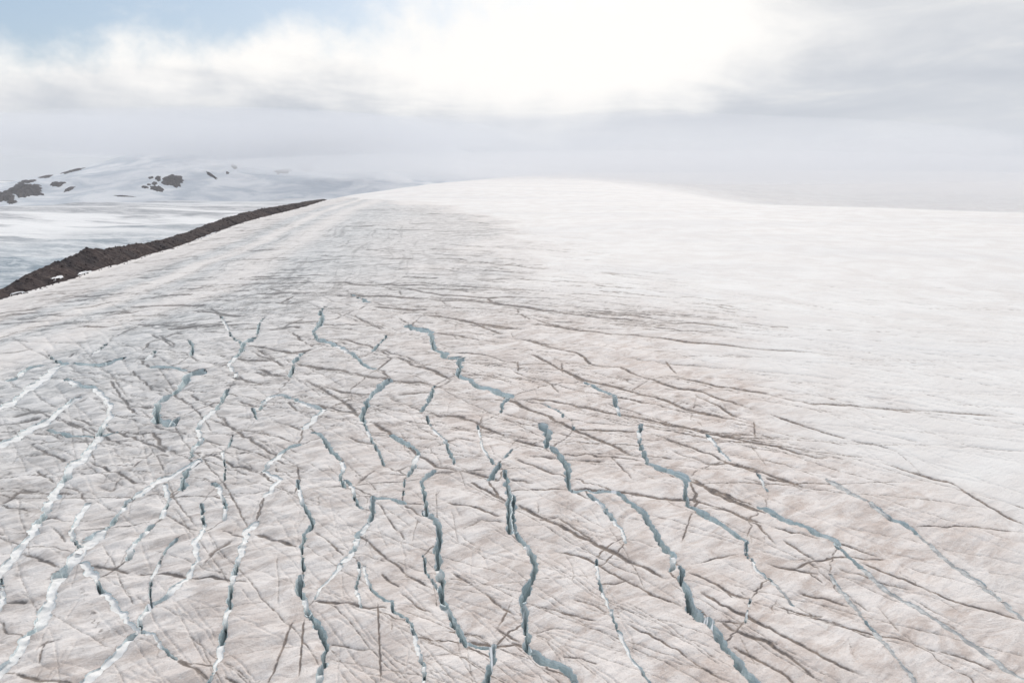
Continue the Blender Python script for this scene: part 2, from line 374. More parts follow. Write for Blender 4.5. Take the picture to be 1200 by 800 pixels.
# shallow healed fractures holding dirt: (sheet, width, dirt, points)
GROOVES = [
 (1,14,.8,[(430,350),(470,410),(510,460),(548,492)]),(1,12,.7,[(510,310),(560,350),(600,385),(650,396)]),(1,12,.8,[(270,490),(340,515),(430,545),(520,570),(600,600),(690,640)]),
 (1,12,.7,[(340,670),(420,700),(520,740),(590,760)]),(1,14,.7,[(620,170),(690,215)]),(1,16,.7,[(830,470),(890,520),(960,570),(1050,630)]),(1,12,.7,[(790,645),(860,660),(930,685),(1000,705)]),
 (1,34,.6,[(10,640),(40,720),(70,800),(95,860),(128,920)]),(1,14,.8,[(110,590),(180,630),(270,670)]),(1,20,.8,[(590,540),(620,590),(690,640)]),
 (1,9,.6,[(-20,245),(60,240),(120,228)]),(1,8,.7,[(300,140),(420,140),(480,130)]),(1,8,.7,[(560,66),(600,60),(700,55),(760,60)]),(1,9,.8,[(750,80),(850,90),(920,97)]),(1,8,.6,[(800,160),(880,162)]),
 (1,9,.7,[(545,240),(590,200),(680,165),(715,172)]),(1,9,.6,[(450,180),(510,150),(560,140)]),(1,9,.6,[(0,185),(70,160),(140,150)]),(1,9,.6,[(0,130),(120,120),(240,118)]),(1,8,.6,[(200,95),(330,98),(430,85),(520,75)]),
 (1,12,.7,[(60,490),(140,470),(200,480)]),(1,12,.6,[(0,520),(90,515),(150,500)]),(1,14,.6,[(140,700),(180,725),(220,750)]),(1,10,.6,[(690,310),(730,300)]),(1,12,.6,[(740,400),(800,440),(840,465)]),(1,12,.6,[(300,440),(350,420),(400,430)]),
 (1,10,.6,[(510,700),(560,650),(600,620)]),(1,12,.6,[(430,430),(520,450),(600,460)]),(1,12,.6,[(640,380),(700,420),(760,445)]),(1,12,.6,[(905,340),(960,355),(1000,360)]),(1,10,.6,[(930,430),(1000,450),(1050,470)]),
 (2,16,.8,[(440,510),(500,540),(570,590),(640,640),(700,680),(750,700)]),(2,13,.8,[(540,255),(620,290),(700,320),(770,345)]),(2,12,.8,[(150,290),(250,300),(330,310),(400,325),(470,340),(560,350),(640,355),(700,375)]),
 (2,11,.7,[(0,225),(60,265),(110,300)]),(2,18,.8,[(190,350),(260,385),(330,425),(390,470),(430,510)]),(2,12,.8,[(280,380),(360,390),(450,405)]),(2,10,.6,[(560,410),(640,405),(690,400)]),(2,10,.6,[(0,320),(60,330),(110,340)]),
 (2,12,.8,[(640,470),(720,490),(800,490),(860,510),(920,545),(1000,575)]),(2,14,.8,[(700,680),(780,700),(850,715),(960,740)]),(2,9,.7,[(450,45),(520,60),(600,75),(660,75)]),(2,9,.7,[(650,95),(700,95),(780,110),(850,130),(940,160),(1000,170)]),
 (2,9,.6,[(600,140),(650,95)]),(2,10,.6,[(740,240),(800,240),(870,245),(960,270),(1050,290)]),(2,12,.6,[(120,435),(180,480),(240,510)]),(2,8,.5,[(0,15),(120,20),(260,18),(380,20)]),(2,9,.6,[(380,95),(440,130),(500,155)]),
 (2,9,.6,[(100,130),(190,125),(250,120)]),(2,9,.6,[(250,185),(330,190),(420,210),(500,245)]),(2,12,.6,[(520,420),(600,450),(650,470)]),(2,10,.6,[(700,610),(790,580),(870,590)]),(2,12,.7,[(0,600),(50,630),(90,640)]),(2,10,.6,[(60,500),(120,520),(180,540)]),
 (2,9,.6,[(540,700),(600,680),(690,690)]),(2,12,.6,[(350,570),(420,590),(460,600)]),(2,12,.6,[(380,760),(430,720),(470,690)]),(2,12,.7,[(240,450),(300,460),(400,480)]),(2,11,.6,[(700,380),(760,345)]),
 (3,9,.7,[(-60,50),(0,60),(100,70),(250,95),(400,110),(550,122),(700,128),(850,140),(1000,155)]),(3,10,.8,[(20,90),(130,125),(260,155),(400,170),(560,180),(700,200),(850,215),(1000,230),(1150,238),(1280,255),(1400,270)]),
 (3,10,.8,[(0,180),(90,205),(180,230),(260,245),(310,285),(420,300),(520,340),(600,365),(720,390),(830,430),(920,460),(1000,480)]),(3,8,.5,[(400,250),(500,270),(600,280),(720,290),(850,305),(1000,318),(1120,325),(1250,345),(1350,350)]),
 (3,10,.8,[(560,325),(680,345),(800,370),(900,385),(1000,402),(1080,425),(1180,440),(1330,445),(1450,460),(1600,465),(1780,478),(1900,490),(2040,502)]),
 (3,11,.9,[(0,230),(100,260),(190,310),(280,345),(400,375),(560,415),(700,460),(830,495),(930,520),(1000,550)]),(3,11,.85,[(0,415),(100,425),(220,445),(350,470),(430,485),(560,510),(660,530),(740,550),(840,570),(1000,600),(1090,625),(1200,648),(1310,645)]),
 (3,14,.9,[(-120,370),(0,430),(80,470),(160,510),(240,540),(330,580),(430,625),(510,660)]),(3,10,.8,[(240,540),(360,548),(490,555)]),(3,10,.8,[(0,580),(60,590),(120,605),(150,610)]),(3,10,.7,[(0,655),(100,690),(200,720),(230,740)]),
 (3,10,.7,[(0,740),(80,750)]),(3,11,.8,[(560,570),(680,600),(780,635),(860,680),(1000,720),(1080,745),(1160,790)]),(3,11,.8,[(740,670),(850,675),(950,700),(1000,715)]),(3,14,.9,[(690,740),(760,770),(830,800),(900,830),(1000,870)]),
 (3,9,.7,[(700,400),(780,440),(880,490),(940,520)]),(3,13,.9,[(230,770),(320,780),(440,790),(560,803),(700,812)]),(3,8,.5,[(465,387),(535,345)]),(3,10,.6,[(380,640),(440,700),(470,740)]),(3,9,.6,[(340,410),(420,420),(520,440)]),
 (3,10,.6,[(60,640),(180,650),(300,660),(370,665)]),(3,9,.6,[(560,490),(620,520),(700,545)]),(3,9,.5,[(0,310),(60,335),(160,360)]),(3,9,.6,[(90,335),(160,370),(185,405)]),(3,9,.6,[(620,620),(700,650),(750,670)]),
 (4,9,.9,[(0,480),(90,510),(200,545),(330,585)]),(4,9,1,[(430,665),(520,695),(640,730),(710,745),(800,805),(910,868),(1040,930)]),(4,6,.7,[(500,625),(560,675),(600,715),(640,730)]),(4,7,.6,[(700,614),(800,608),(900,620),(1040,632)]),(4,6,.5,[(490,285),(570,290),(660,290)]),
 (4,6,.5,[(340,405),(430,420),(560,440),(640,460)]),(4,6,.4,[(120,190),(260,200),(330,210)]),(4,9,.7,[(330,585),(430,600),(500,625)]),(4,8,.5,[(350,540),(470,565),(600,590)]),
 (5,12,.8,[(520,360),(600,370),(760,385),(830,390),(890,405),(1000,410)]),(5,48,.85,[(300,400),(330,450),(360,520),(390,600),(402,700)]),(5,16,.8,[(80,290),(150,320),(230,350)]),(5,16,.8,[(690,710),(760,750),(820,790)]),(5,16,.8,[(0,745),(80,770),(180,780),(300,800)]),
 (5,12,.6,[(0,485),(100,475)]),(5,12,.7,[(340,350),(450,355),(500,365)]),(5,16,.6,[(910,240),(830,290),(790,340)]),(5,12,.6,[(200,190),(240,220),(260,260)]),(5,26,.6,[(480,720),(520,760),(560,810)]),(5,10,.6,[(640,130),(720,180),(780,200)]),
 (5,10,.6,[(380,30),(440,40),(470,0)]),(5,12,.6,[(880,780),(940,790),(1000,800)]),(5,12,.7,[(870,200),(930,225),(960,232)]),(5,10,.6,[(150,720),(170,640),(230,620)]),(5,12,.6,[(0,100),(80,50),(150,40)]),(5,14,.6,[(140,160),(200,150),(250,170)]),
 (6,15,1,[(0,215),(80,240),(155,268)]),(6,13,.8,[(210,470),(300,485),(400,500),(530,520)]),(6,11,.8,[(360,190),(430,240),(530,320),(620,390),(700,430)]),(6,9,.6,[(580,110),(650,150)]),(6,26,.6,[(0,410),(80,450),(170,480)]),(6,13,.6,[(750,350),(850,420),(950,490),(1020,530)]),
 (6,16,.8,[(830,630),(920,642),(1010,640)]),(6,10,.7,[(740,100),(840,110),(960,150)]),(6,12,.8,[(490,370),(560,420)]),(6,12,.8,[(830,10),(930,60),(985,90)]),(6,10,.6,[(930,600),(980,510),(1005,460)]),(6,11,.7,[(150,540),(110,640),(80,720),(40,810)]),
 (6,10,.6,[(220,200),(300,260),(350,300)]),(6,10,.6,[(740,590),(830,600),(900,620)]),(6,9,.5,[(280,640),(400,660),(480,670)]),(6,9,.5,[(800,200),(880,160),(970,170)]),(6,10,.6,[(560,440),(640,500),(700,520)]),(6,9,.6,[(480,100),(530,180),(590,240)]),(6,12,.7,[(940,575),(1000,610),(1040,640)]),
 (7,17,.9,[(0,85),(80,130),(160,170),(260,220),(360,270),(460,325),(560,375),(640,410)]),(7,12,.7,[(180,145),(240,190),(320,240)]),(7,11,.7,[(150,270),(300,310),(400,370),(500,430),(600,480),(690,510)]),(7,11,.8,[(430,60),(560,70),(700,80),(800,110),(900,150),(1000,180)]),
 (7,14,.9,[(700,0),(760,40),(850,80),(1000,140)]),(7,13,.9,[(690,370),(760,400),(860,450),(940,470)]),(7,14,.9,[(720,440),(820,500),(930,550),(1000,580),(1100,635),(1200,695),(1280,740),(1380,785)]),(7,14,.9,[(780,545),(880,600),(1000,640),(1060,680),(1150,745),(1200,800)]),
 (7,9,.7,[(430,560),(530,610),(640,670),(740,740),(860,805)]),(7,10,.6,[(80,490),(200,520),(340,555)]),(7,8,.6,[(690,340),(800,310),(900,290)]),(7,12,.8,[(860,650),(940,690),(1060,760),(1120,810)]),(7,8,.7,[(705,130),(660,258)]),(7,9,.6,[(340,405),(400,405),(470,395)]),
 (7,9,.6,[(240,470),(320,490),(370,520)]),(7,11,.6,[(0,630),(40,650)]),(7,10,.6,[(110,160),(180,145)]),(7,10,.7,[(700,110),(840,125),(960,180),(1040,260)]),(7,9,.5,[(80,590),(180,580),(260,600)]),(7,10,.6,[(200,690),(270,700),(330,720)]),
 (8,8,.9,[(340,320),(450,370),(560,410),(680,460),(800,500),(900,525),(1040,575)]),(8,10,.8,[(0,325),(100,345),(200,370)]),(8,8,.7,[(0,480),(130,520),(250,560),(330,590),(500,625),(650,665)]),(8,8,.5,[(430,500),(490,570),(520,610)]),
 (8,9,.8,[(90,345),(180,320),(260,310),(340,310),(480,310)]),(8,6,.8,[(560,185),(720,190),(860,198),(1040,209)]),(8,12,.6,[(120,520),(210,532)]),(8,12,.8,[(0,0),(60,12),(130,30)]),(8,11,.6,[(60,240),(160,300),(200,330)]),(8,10,.7,[(120,440),(240,470),(330,500)]),
 (8,9,.6,[(0,180),(100,210),(240,245),(340,270),(460,310)]),(8,9,.6,[(270,350),(420,400),(560,440)]),(8,8,.5,[(560,470),(680,540),(760,580)]),(8,9,.6,[(600,660),(760,700),(900,760)]),
 (9,9,.8,[(0,400),(120,390),(250,388),(380,390)]),(9,9,.9,[(380,400),(430,432),(500,438),(560,436)]),(9,7,.7,[(0,437),(100,435),(200,432)]),(9,8,.8,[(0,482),(130,480),(260,492),(400,480),(560,485)]),(9,6,.6,[(250,320),(340,318),(440,322)]),
 (9,6,.7,[(560,270),(640,262),(760,258),(860,262)]),(9,5,.6,[(640,240),(720,236),(790,232)]),(9,6,.8,[(780,190),(880,182),(990,172)]),(9,6,.6,[(480,300),(600,290),(700,285)]),(9,6,.8,[(660,310),(740,330)]),(9,9,.9,[(720,378),(775,348)]),(9,7,.7,[(540,385),(640,378),(720,380),(830,376)]),
 (9,8,.7,[(820,450),(760,480),(700,500)]),(9,10,.9,[(555,578),(650,590),(760,615),(870,590)]),(9,10,.7,[(570,600),(650,640),(740,670)]),(9,9,.7,[(740,505),(830,560),(880,590)]),(9,10,.7,[(100,520),(160,545),(220,590)]),(9,8,.7,[(160,540),(240,510),(330,505)]),
 (9,9,.7,[(270,610),(330,655)]),(9,9,.8,[(520,640),(600,645),(650,650)]),(9,10,.9,[(790,660),(880,680),(1000,690)]),(9,9,.7,[(500,720),(560,745),(640,760)]),(9,10,.9,[(600,690),(690,715),(750,720)]),(9,8,.7,[(60,640),(120,630)]),
 (10,7,.8,[(0,280),(60,290),(190,295),(260,285)]),(10,8,.8,[(190,300),(280,305),(400,330),(520,345),(650,352),(760,350),(860,352),(1000,360)]),(10,9,.9,[(0,325),(100,345),(200,345),(320,355),(470,368),(600,370),(720,375),(830,395),(950,410),(1000,418)]),
 (10,8,.9,[(270,310),(280,340)]),(10,7,.8,[(470,365),(490,390)]),(10,7,.8,[(690,352),(700,368),(660,376)]),(10,7,.8,[(825,400),(830,425),(890,460)]),(10,9,.9,[(150,395),(240,400),(330,410),(400,412)]),(10,9,1,[(360,440),(440,435),(540,450),(640,475),(760,490),(850,500)]),
 (10,8,.7,[(700,530),(800,540),(900,560),(1000,575)]),(10,8,.7,[(390,520),(480,525),(560,530),(650,550),(750,565)]),(10,6,.6,[(600,270),(750,265),(880,270),(1000,275)]),(10,6,.7,[(0,205),(120,200),(250,195)]),(10,6,.7,[(200,230),(330,215),(450,215),(560,232)]),
 (10,5,.6,[(300,150),(430,150),(560,155),(700,160)]),(10,5,.6,[(400,125),(560,130),(750,140)]),(10,6,.7,[(600,300),(760,310),(900,318)]),(10,9,.7,[(60,440),(130,470),(210,500)]),(10,8,.7,[(0,545),(120,575),(240,625)]),(10,8,.6,[(170,590),(300,630),(420,690)]),
]


def sheet_px(s, pts):
    x0, y0 = SHEET[s]
    p = np.array(pts, float)
    k = 0.25 if s in (9, 10) else 0.3
    return np.stack([x0 + p[:, 0] * k, y0 + p[:, 1] * k], 1)


def densify(p, step):
    out = []
    for a, b in zip(p[:-1], p[1:]):
        n = max(1, int(math.ceil(np.hypot(*(b - a)) / step)))
        for k in range(n):
            out.append(a + (b - a) * k / n)
    out.append(p[-1])
    return np.array(out)


def px_line_to_world(px, wpx):
    """Plan polyline and plan width of a fracture surveyed in the photograph."""
    q = densify(px, 2.0)
    t = np.gradient(q, axis=0); t /= np.maximum(np.linalg.norm(t, axis=1, keepdims=True), 1e-6)
    n = np.stack([-t[:, 1], t[:, 0]], 1)
    cx, cy = ground(q[:, 0], q[:, 1])
    ax, ay = ground(q[:, 0] + n[:, 0] * wpx / 2, q[:, 1] + n[:, 1] * wpx / 2)
    bx, by = ground(q[:, 0] - n[:, 0] * wpx / 2, q[:, 1] - n[:, 1] * wpx / 2)
    c = np.stack([cx, cy], 1)
    tw = np.gradient(c, axis=0); tw /= np.maximum(np.linalg.norm(tw, axis=1, keepdims=True), 1e-9)
    nw = np.stack([-tw[:, 1], tw[:, 0]], 1)
    wd = np.abs((ax - bx) * nw[:, 0] + (ay - by) * nw[:, 1])
    k = np.ones(9) / 9
    wd = np.convolve(np.pad(wd, 4, mode='edge'), k, 'valid')
    return c, wd


def resample(c, wd, step):
    s = np.concatenate([[0], np.cumsum(np.linalg.norm(np.diff(c, axis=0), axis=1))])
    n = max(8, int(s[-1] / step))
    u = np.linspace(0, s[-1], n)
    return np.stack([np.interp(u, s, c[:, 0]), np.interp(u, s, c[:, 1])], 1), np.interp(u, s, wd), u


GROOVES += [(sh, wz, .9, pts) for sh, wz, fills, pts, label in CREV if wz <= 9]         # the narrowest show as lines only
CREV = [e for e in CREV if e[1] > 9]
crevs = []
for ci, (sh, wz, fills, pts, label) in enumerate(CREV):
    c, wd = px_line_to_world(sheet_px(sh, pts), wz * 0.3 * 0.92)
    dist = np.hypot(*c.mean(0))
    e = 0.45 * np.median(wd)
    da = c[0] - c[2]; db = c[-1] - c[-3]
    c = np.concatenate([[c[0] + da / np.linalg.norm(da) * e], c, [c[-1] + db / np.linalg.norm(db) * e]]); wd = np.concatenate([wd[:1], wd, wd[-1:]])
    c, wd, u = resample(c, wd, np.clip(dist / 420.0, 0.2, 0.8))
    L = u[-1]
    # wander and uneven lips
    W = np.median(wd)
    t = np.gradient(c, axis=0); t /= np.linalg.norm(t, axis=1, keepdims=True)
    n = np.stack([-t[:, 1], t[:, 0]], 1)
    sd = ci * 13 + 5
    wob = 0.35 * W * fbm(u / (2.6 * W), u * 0, sd, 4, 0.6)
    c = c + n * wob[:, None]
    k = np.ones(3) / 3
    t = np.gradient(c, axis=0); t[:, 0] = np.convolve(np.pad(t[:, 0], 1, mode='edge'), k, 'valid'); t[:, 1] = np.convolve(np.pad(t[:, 1], 1, mode='edge'), k, 'valid')
    t /= np.linalg.norm(t, axis=1, keepdims=True)
    n = np.stack([-t[:, 1], t[:, 0]], 1)
    ends = np.sqrt(np.clip(np.minimum(u, L - u) / (1.0 * W), 0, 1))
    half = wd / 2 * (0.08 + 0.92 * ends) * np.clip(0.92 + 0.5 * fbm(u / (7 * W), u * 0 + 1, sd + 7, 2), 0.45, 1.35)
    wl = half * np.clip(1.0 + 0.46 * fbm(u / (1.9 * W), u * 0 + 3, sd + 1, 5, 0.6), 0.25, 2)
    wr = half * np.clip(1.0 + 0.46 * fbm(u / (1.9 * W), u * 0 + 9, sd + 2, 5, 0.6), 0.25, 2)
    crevs.append(dict(c=c, n=n, t=t, u=u, L=L, W=W, wl=wl, wr=wr, fills=fills, label=label, seed=sd, dist=dist, ends=ends))

grooves = []
for gi, (sh, wz, dirt, pts) in enumerate(GROOVES):
    c, wd = px_line_to_world(sheet_px(sh, pts), wz * 0.3)
    dist = np.hypot(*c.mean(0))
    c, wd, u = resample(c, wd, np.clip(dist / 200.0, 0.4, 4.0))
    grooves.append((c, wd, u, dirt, gi if wz < 24 else -gi - 1))
# hairline continuations: every crevasse runs on as a thin crack until it meets the next one
ends_p = np.array([C['c'][k] for C in crevs for k in (0, -1)]); ends_i = np.repeat(np.arange(len(crevs)), 2)
all_p = np.concatenate([C['c'] for C in crevs]); all_i = np.concatenate([np.full(len(C['c']), i) for i, C in enumerate(crevs)])
rl = np.random.default_rng(5)
for ci, C in enumerate(crevs):
    for k, k2 in ((0, min(12, len(C['c']) - 1)), (-1, max(-13, -len(C['c'])))):
        p = C['c'][k]; d = p - C['c'][k2]; d = d / max(np.linalg.norm(d), 1e-6)
        v = all_p - p; L = np.linalg.norm(v, axis=1); cs = (v @ d) / np.maximum(L, 1e-6)
        reach = 7 + C['dist'] / 9.0
        ok = (all_i != ci) & (L < reach) & (L > 0.6) & (cs > 0.72)
        if ok.any():
            q_ = all_p[np.where(ok)[0][np.argmin(L[ok] / cs[ok])]]
        else:
            q_ = p + d * reach * rl.uniform(0.35, 0.8)
        span = np.linalg.norm(q_ - p)
        m = max(8, int(span / np.clip(C['dist'] / 260.0, 0.3, 2.0)))
        f = np.linspace(0, 1, m)[:, None]
        line = (p - d * 0.5) * (1 - f) + q_ * f + d * (np.sin(np.pi * f) * span * 0.10)
        side = np.array([-d[1], d[0]])
        line = line + side * (span * 0.07 * fbm(f[:, 0] * 3 + ci, f[:, 0] * 0, 6600 + ci, 3, 0.6) * np.sin(np.pi * f[:, 0]))[:, None]
        grooves.append((line, np.full(m, max(0.2, 0.30 * C['W'])), f[:, 0] * span, rl.uniform(0.6, 1.0), 10000 + 2 * ci + (k < 0)))

# lesser fractures: two long sets that cross each other and a short one along the crevasses, all found from the mapped ones
rng = np.random.default_rng(11)


def family(count, head, spread, lmin, lmax, wmin, wmax, dmin_, dmax_, rmax, tagn, rmin=62, a0=-41, a1=41):
    for k in range(count):
        r = rmin + (rmax - rmin) * rng.random() ** 1.25
        a = R(rng.uniform(a0, a1))
        th = R(head + rng.normal(0, spread)); L = rng.uniform(lmin, lmax) * (0.6 + r / 250.0)
        m = max(8, int(L / np.clip(r / 220.0, 0.5, 3.0)))
        t = np.linspace(-.5, .5, m) * L
        bend = L * 0.025 * fbm(t / (0.7 * L) + k, t * 0, tagn + k, 2)
        x = r * math.sin(a) + t * math.cos(th) - bend * math.sin(th); y = r * math.cos(a) + t * math.sin(th) + bend * math.cos(th)
        c = np.stack([x, y], 1)
        wd = np.full(m, rng.uniform(wmin, wmax) * (0.5 + r / 160.0))
        grooves.append((c, wd, t - t[0], rng.uniform(dmin_, dmax_), tagn + k))


family(60, 131, 3.5, 18, 60, .12, .26, .25, .60, 150, 3000)
family(40, 153, 4.0, 18, 60, .12, .26, .25, .60, 150, 4000)
family(60, 101, 10.0, 3, 12, .10, .20, .25, .60, 140, 5000)
family(170, 131, 3.5, 18, 70, .16, .36, .35, .85, 420, 3400, 140)
family(180, 153, 4.0, 18, 80, .16, .36, .45, .95, 420, 4400, 140)
family(60, 101, 10.0, 4, 14, .12, .25, .30, .70, 240, 5400, 140)
family(170, 172, 6.0, 12, 50, .18, .36, .45, .95, 420, 6000, 130)
family(90, 131, 4.0, 12, 45, .08, .17, .35, .70, 270, 11000, 66, -43, 14)
family(80, 153, 5.0, 12, 45, .08, .17, .35, .70, 270, 11200, 66, -43, 14)
family(60, 8, 9.0, 6, 24, .08, .17, .35, .70, 270, 11400, 66, -43, 5)
family(70, 101, 8.0, 6, 22, .08, .17, .35, .70, 270, 11600, 66, -43, 14)
family(170, 8, 9.0, 8, 30, .16, .36, .40, .90, 430, 7000, 120, -43, -5)
seams = []
for k in range(70):
    sh, wz, fills, pts, label = CREV[rng.integers(len(CREV))]
    p = sheet_px(sh, pts); q = densify(p, 3.0)
    a = rng.random() * 0.5; q = q[int(a * len(q)):int((a + 0.3 + 0.4 * rng.random()) * len(q)) + 2]
    if len(q) < 4:
        continue
    q = q + np.array([rng.normal(0, 26), rng.normal(0, 16)])
    q = q + np.stack([5 * fbm(np.arange(len(q)) / 6.0 + k, np.zeros(len(q)), 1200 + k, 3), np.zeros(len(q))], 1)
    if q[:, 1].min() < 345:
        continue
    white = q[:, 0].mean() < 330 and rng.random() < 0.55
    c, wd = px_line_to_world(q, 1.0 + (2.4 if white else 1.2) * rng.random())
    c, wd, u = resample(c, wd, np.clip(np.hypot(*c.mean(0)) / 400.0, 0.2, 4.0))
    (seams if white else grooves).append((c, wd, u, (0.5 + 0.5 * rng.random()) if white else 0.25 + 0.45 * rng.random(), 2500 + k))
for k in range(640):
    y = 232 + 155 * rng.random() ** 1.1
    x = rng.uniform(max(-20, 330 - (y - 232) * 2.6), 560 + (y - 232) * 2.4)
    sl = np.interp(x, [0, 250, 450, 700, 1000], [-0.13, -0.06, 0.03, 0.09, 0.13]) + rng.normal(0, 0.02)
    L = rng.uniform(25, 110)
    t = np.linspace(-.5, .5, 12) * L
    q = np.stack([x + t, y + sl * t + 1.2 * fbm(t / 25 + k, t * 0, 900 + k, 2)], 1)
    c, wd = px_line_to_world(q, 0.8 + 1.0 * rng.random())
    c, wd, u = resample(c, wd, np.clip(np.hypot(*c.mean(0)) / 150.0, 0.6, 8.0))
    grooves.append((c, wd, u, (0.26 + 0.40 * rng.random()) * np.interp(y, [232, 290, 340], [0.55, 0.85, 1.3]), 1500 + k))

# ------------------------------------------------------------------ glacier sheet: a fan of cells, fine where the ice is looked at
az_f = np.linspace(R(-43.5), R(43.5), 1140)
az_l = np.linspace(R(-180), R(-43.5), 60)[:-1]; az_r = np.linspace(R(43.5), R(180), 60)[1:]
AZ = np.concatenate([az_l, az_f, az_r])
dep = np.linspace(R(46), R(2.7), 850)
r_mid = 61.0 / np.tan(dep)
r_in = np.linspace(1.0, r_mid[0], 14)[:-1]
r_out = np.geomspace(r_mid[-1], 6500, 120)[1:]
RR = np.concatenate([r_in, r_mid, r_out])
NR, NA = len(RR), len(AZ)
rr, aa = np.meshgrid(RR, AZ, indexing='ij')
X = rr * np.sin(aa); Y = rr * np.cos(aa)
MD = margin_d(X, Y)
Zs = base_z(X, Y, MD)

# where the surface is clean snow instead of dirty ice
_sb = np.array([(470, 236), (548, 250), (590, 262), (608, 300), (640, 345), (770, 372), (900, 420), (965, 480), (1030, 535), (1100, 600), (1230, 700), (1380, 830)], float)
_bx, _by = ground(_sb[:, 0], _sb[:, 1])
sbd = seg_dist(X, Y, list(zip(_bx, _by))[::-1])
soft = (0.16 - 0.12 * sstep(250, 700, rr)) * rr + 4
snow = sstep(-0.9, 0.9, sbd / soft + 0.9 * fbm(X / 60, Y / 60, 31, 4, 0.6) * (1 - sstep(0, 1, (rr - 700) / 600)))
snow = np.where(np.abs(aa) > R(100), 0.3, snow)
# white bands of old snow along the margin
stripe = sstep(6, 16, MD) * (1 - sstep(30, 52, MD + 10 * fbm(X / 90, Y / 90, 33, 3))) * 0.35
m2 = MD + 8 * fbm(X / 140, Y / 140, 34, 3)
stripe = np.maximum(stripe, np.exp(-((m2 - 74) / 8) ** 2) * 0.75)
stripe = np.maximum(stripe, np.exp(-((m2 - 112) / 15) ** 2) * 0.6)
stripe = np.maximum(stripe, (1 - sstep(4, 14, MD)) * 0.8)
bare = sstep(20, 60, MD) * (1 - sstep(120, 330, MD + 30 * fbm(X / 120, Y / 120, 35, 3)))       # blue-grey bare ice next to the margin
far_streak = sstep(700, 1100, rr) * sstep(0.05, 0.6, fbm(X / 800, Y / 120, 36, 4))
snow = np.clip(np.maximum(snow, np.maximum(stripe, 0.4 * far_streak)), 0, 1)
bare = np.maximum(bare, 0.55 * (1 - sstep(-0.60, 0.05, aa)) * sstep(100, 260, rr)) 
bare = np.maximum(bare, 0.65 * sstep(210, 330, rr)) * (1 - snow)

# relief: foliation ridges, hummocks and fine grain
rough = 1 - 0.8 * snow
ca, sa = math.cos(R(36)), math.sin(R(36))
P = (X * ca + Y * sa); Q = (-X * sa + Y * ca)
cell = np.maximum(0.12, rr * 0.0012)
relief = 0.50 * fbm(X / 17, Y / 17, 41, 2) * sstep(0, 4, 17 / cell / 2)
relief += (0.20 + 0.25 * (1 - sstep(-0.6, 0.05, aa))) * fbm(P / 7 + 0.3 * perlin(X / 7, Y / 7, 3), Q / 3.0, 42, 2) * sstep(1, 3, 3.0 / (cell * 2))
relief += 0.07 * fbm(P / 3.2, Q / 0.95, 44, 2) * sstep(0.6, 2, 0.95 / (cell * 1.2))
Zs = Zs + relief * rough * (0.45 + 0.55 * sstep(500, 200, rr))

# fracture influence fields
dmin = np.full((NR, NA), 1e9); inside = np.zeros((NR, NA), bool)
near_lat = np.zeros((NR, NA)); near_wl = np.zeros((NR, NA)); near_wr = np.zeros((NR, NA)); near_nx = np.zeros((NR, NA)); near_ny = np.zeros((NR, NA)); near_s = np.zeros((NR, NA))
dirt = np.zeros((NR, NA)); shade_ice = np.zeros((NR, NA)); drop = np.zeros((NR, NA))


def window(x, y, rad):
    r = math.hypot(x, y); a = math.atan2(x, y); da = rad / max(r, 1)
    i0 = np.searchsorted(RR, r - rad); i1 = np.searchsorted(RR, r + rad)
    j0 = np.searchsorted(AZ, a - da); j1 = np.searchsorted(AZ, a + da)
    return slice(max(0, i0 - 1), i1 + 1), slice(max(0, j0 - 1), j1 + 1)


for (c, wd, u, dz, gi) in grooves:
    W = np.median(wd); L = u[-1]
    t = np.gradient(c, axis=0); t /= np.maximum(np.linalg.norm(t, axis=1, keepdims=True), 1e-9)
    n = np.stack([-t[:, 1], t[:, 0]], 1)
    c = c + n * (0.35 * W * fbm(u / (4 * W), u * 0, 700 + abs(gi), 3, 0.6))[:, None]
    mod = np.clip(0.9 + 0.5 * fbm(u / (7 * W), u * 0 + 2, 800 + abs(gi), 3, 0.6), 0.45, 1.15) * np.clip(np.minimum(u, L - u) / (0.12 * L), 0, 1)
    ext = float(np.linalg.norm(np.diff(c, axis=0), axis=1).max()) * 0.6
    for k in range(len(c)):
        rk = math.hypot(c[k, 0], c[k, 1]); cr_ = (rk * rk + 3700) / 61.0 * 0.00081
        hw0 = wd[k] / 2; hw = max(hw0, 0.75 * cr_); thin = (hw0 / hw) ** 0.6
        rad = max(2.6 * hw, 0.4) + ext
        wi = window(c[k, 0], c[k, 1], rad)
        xx = X[wi] - c[k, 0]; yy = Y[wi] - c[k, 1]
        al = np.abs(xx * t[k, 0] + yy * t[k, 1]); la = np.abs(xx * n[k, 0] + yy * n[k, 1])
        f = np.where(al < ext, 1.0, np.exp(-((al - ext) / (hw + .1)) ** 2))
        core = np.exp(-(la / (hw * 0.5 + 0.05)) ** 2) * f
        halo = np.exp(-(la / (hw * 2.0)) ** 2) * f
        wide = 1.0; dirt0 = dirt[wi].copy()
        dirt[wi] = np.maximum(dirt[wi], thin * dz * mod[k] * ((0.95 * core) * (0.12 + 0.88 * wide ** 2) + 0.30 * halo))
        if gi < 0:                                               # broad dirt streaks lie on the surface in patches
            pat = np.clip(0.35 + 1.5 * fbm(X[wi] / 1.3, Y[wi] / 1.3, 39, 3, 0.6), 0, 1)
            dirt[wi] = np.maximum(dirt0, 0.75 * dz * mod[k] * pat * np.exp(-(la / (hw * 0.9)) ** 2) * f)
            continue
        drop[wi] = np.maximum(drop[wi], mod[k] * min(0.5 * hw0 + 0.10, 0.42) * wide * (0.7 * core + 0.3 * halo))

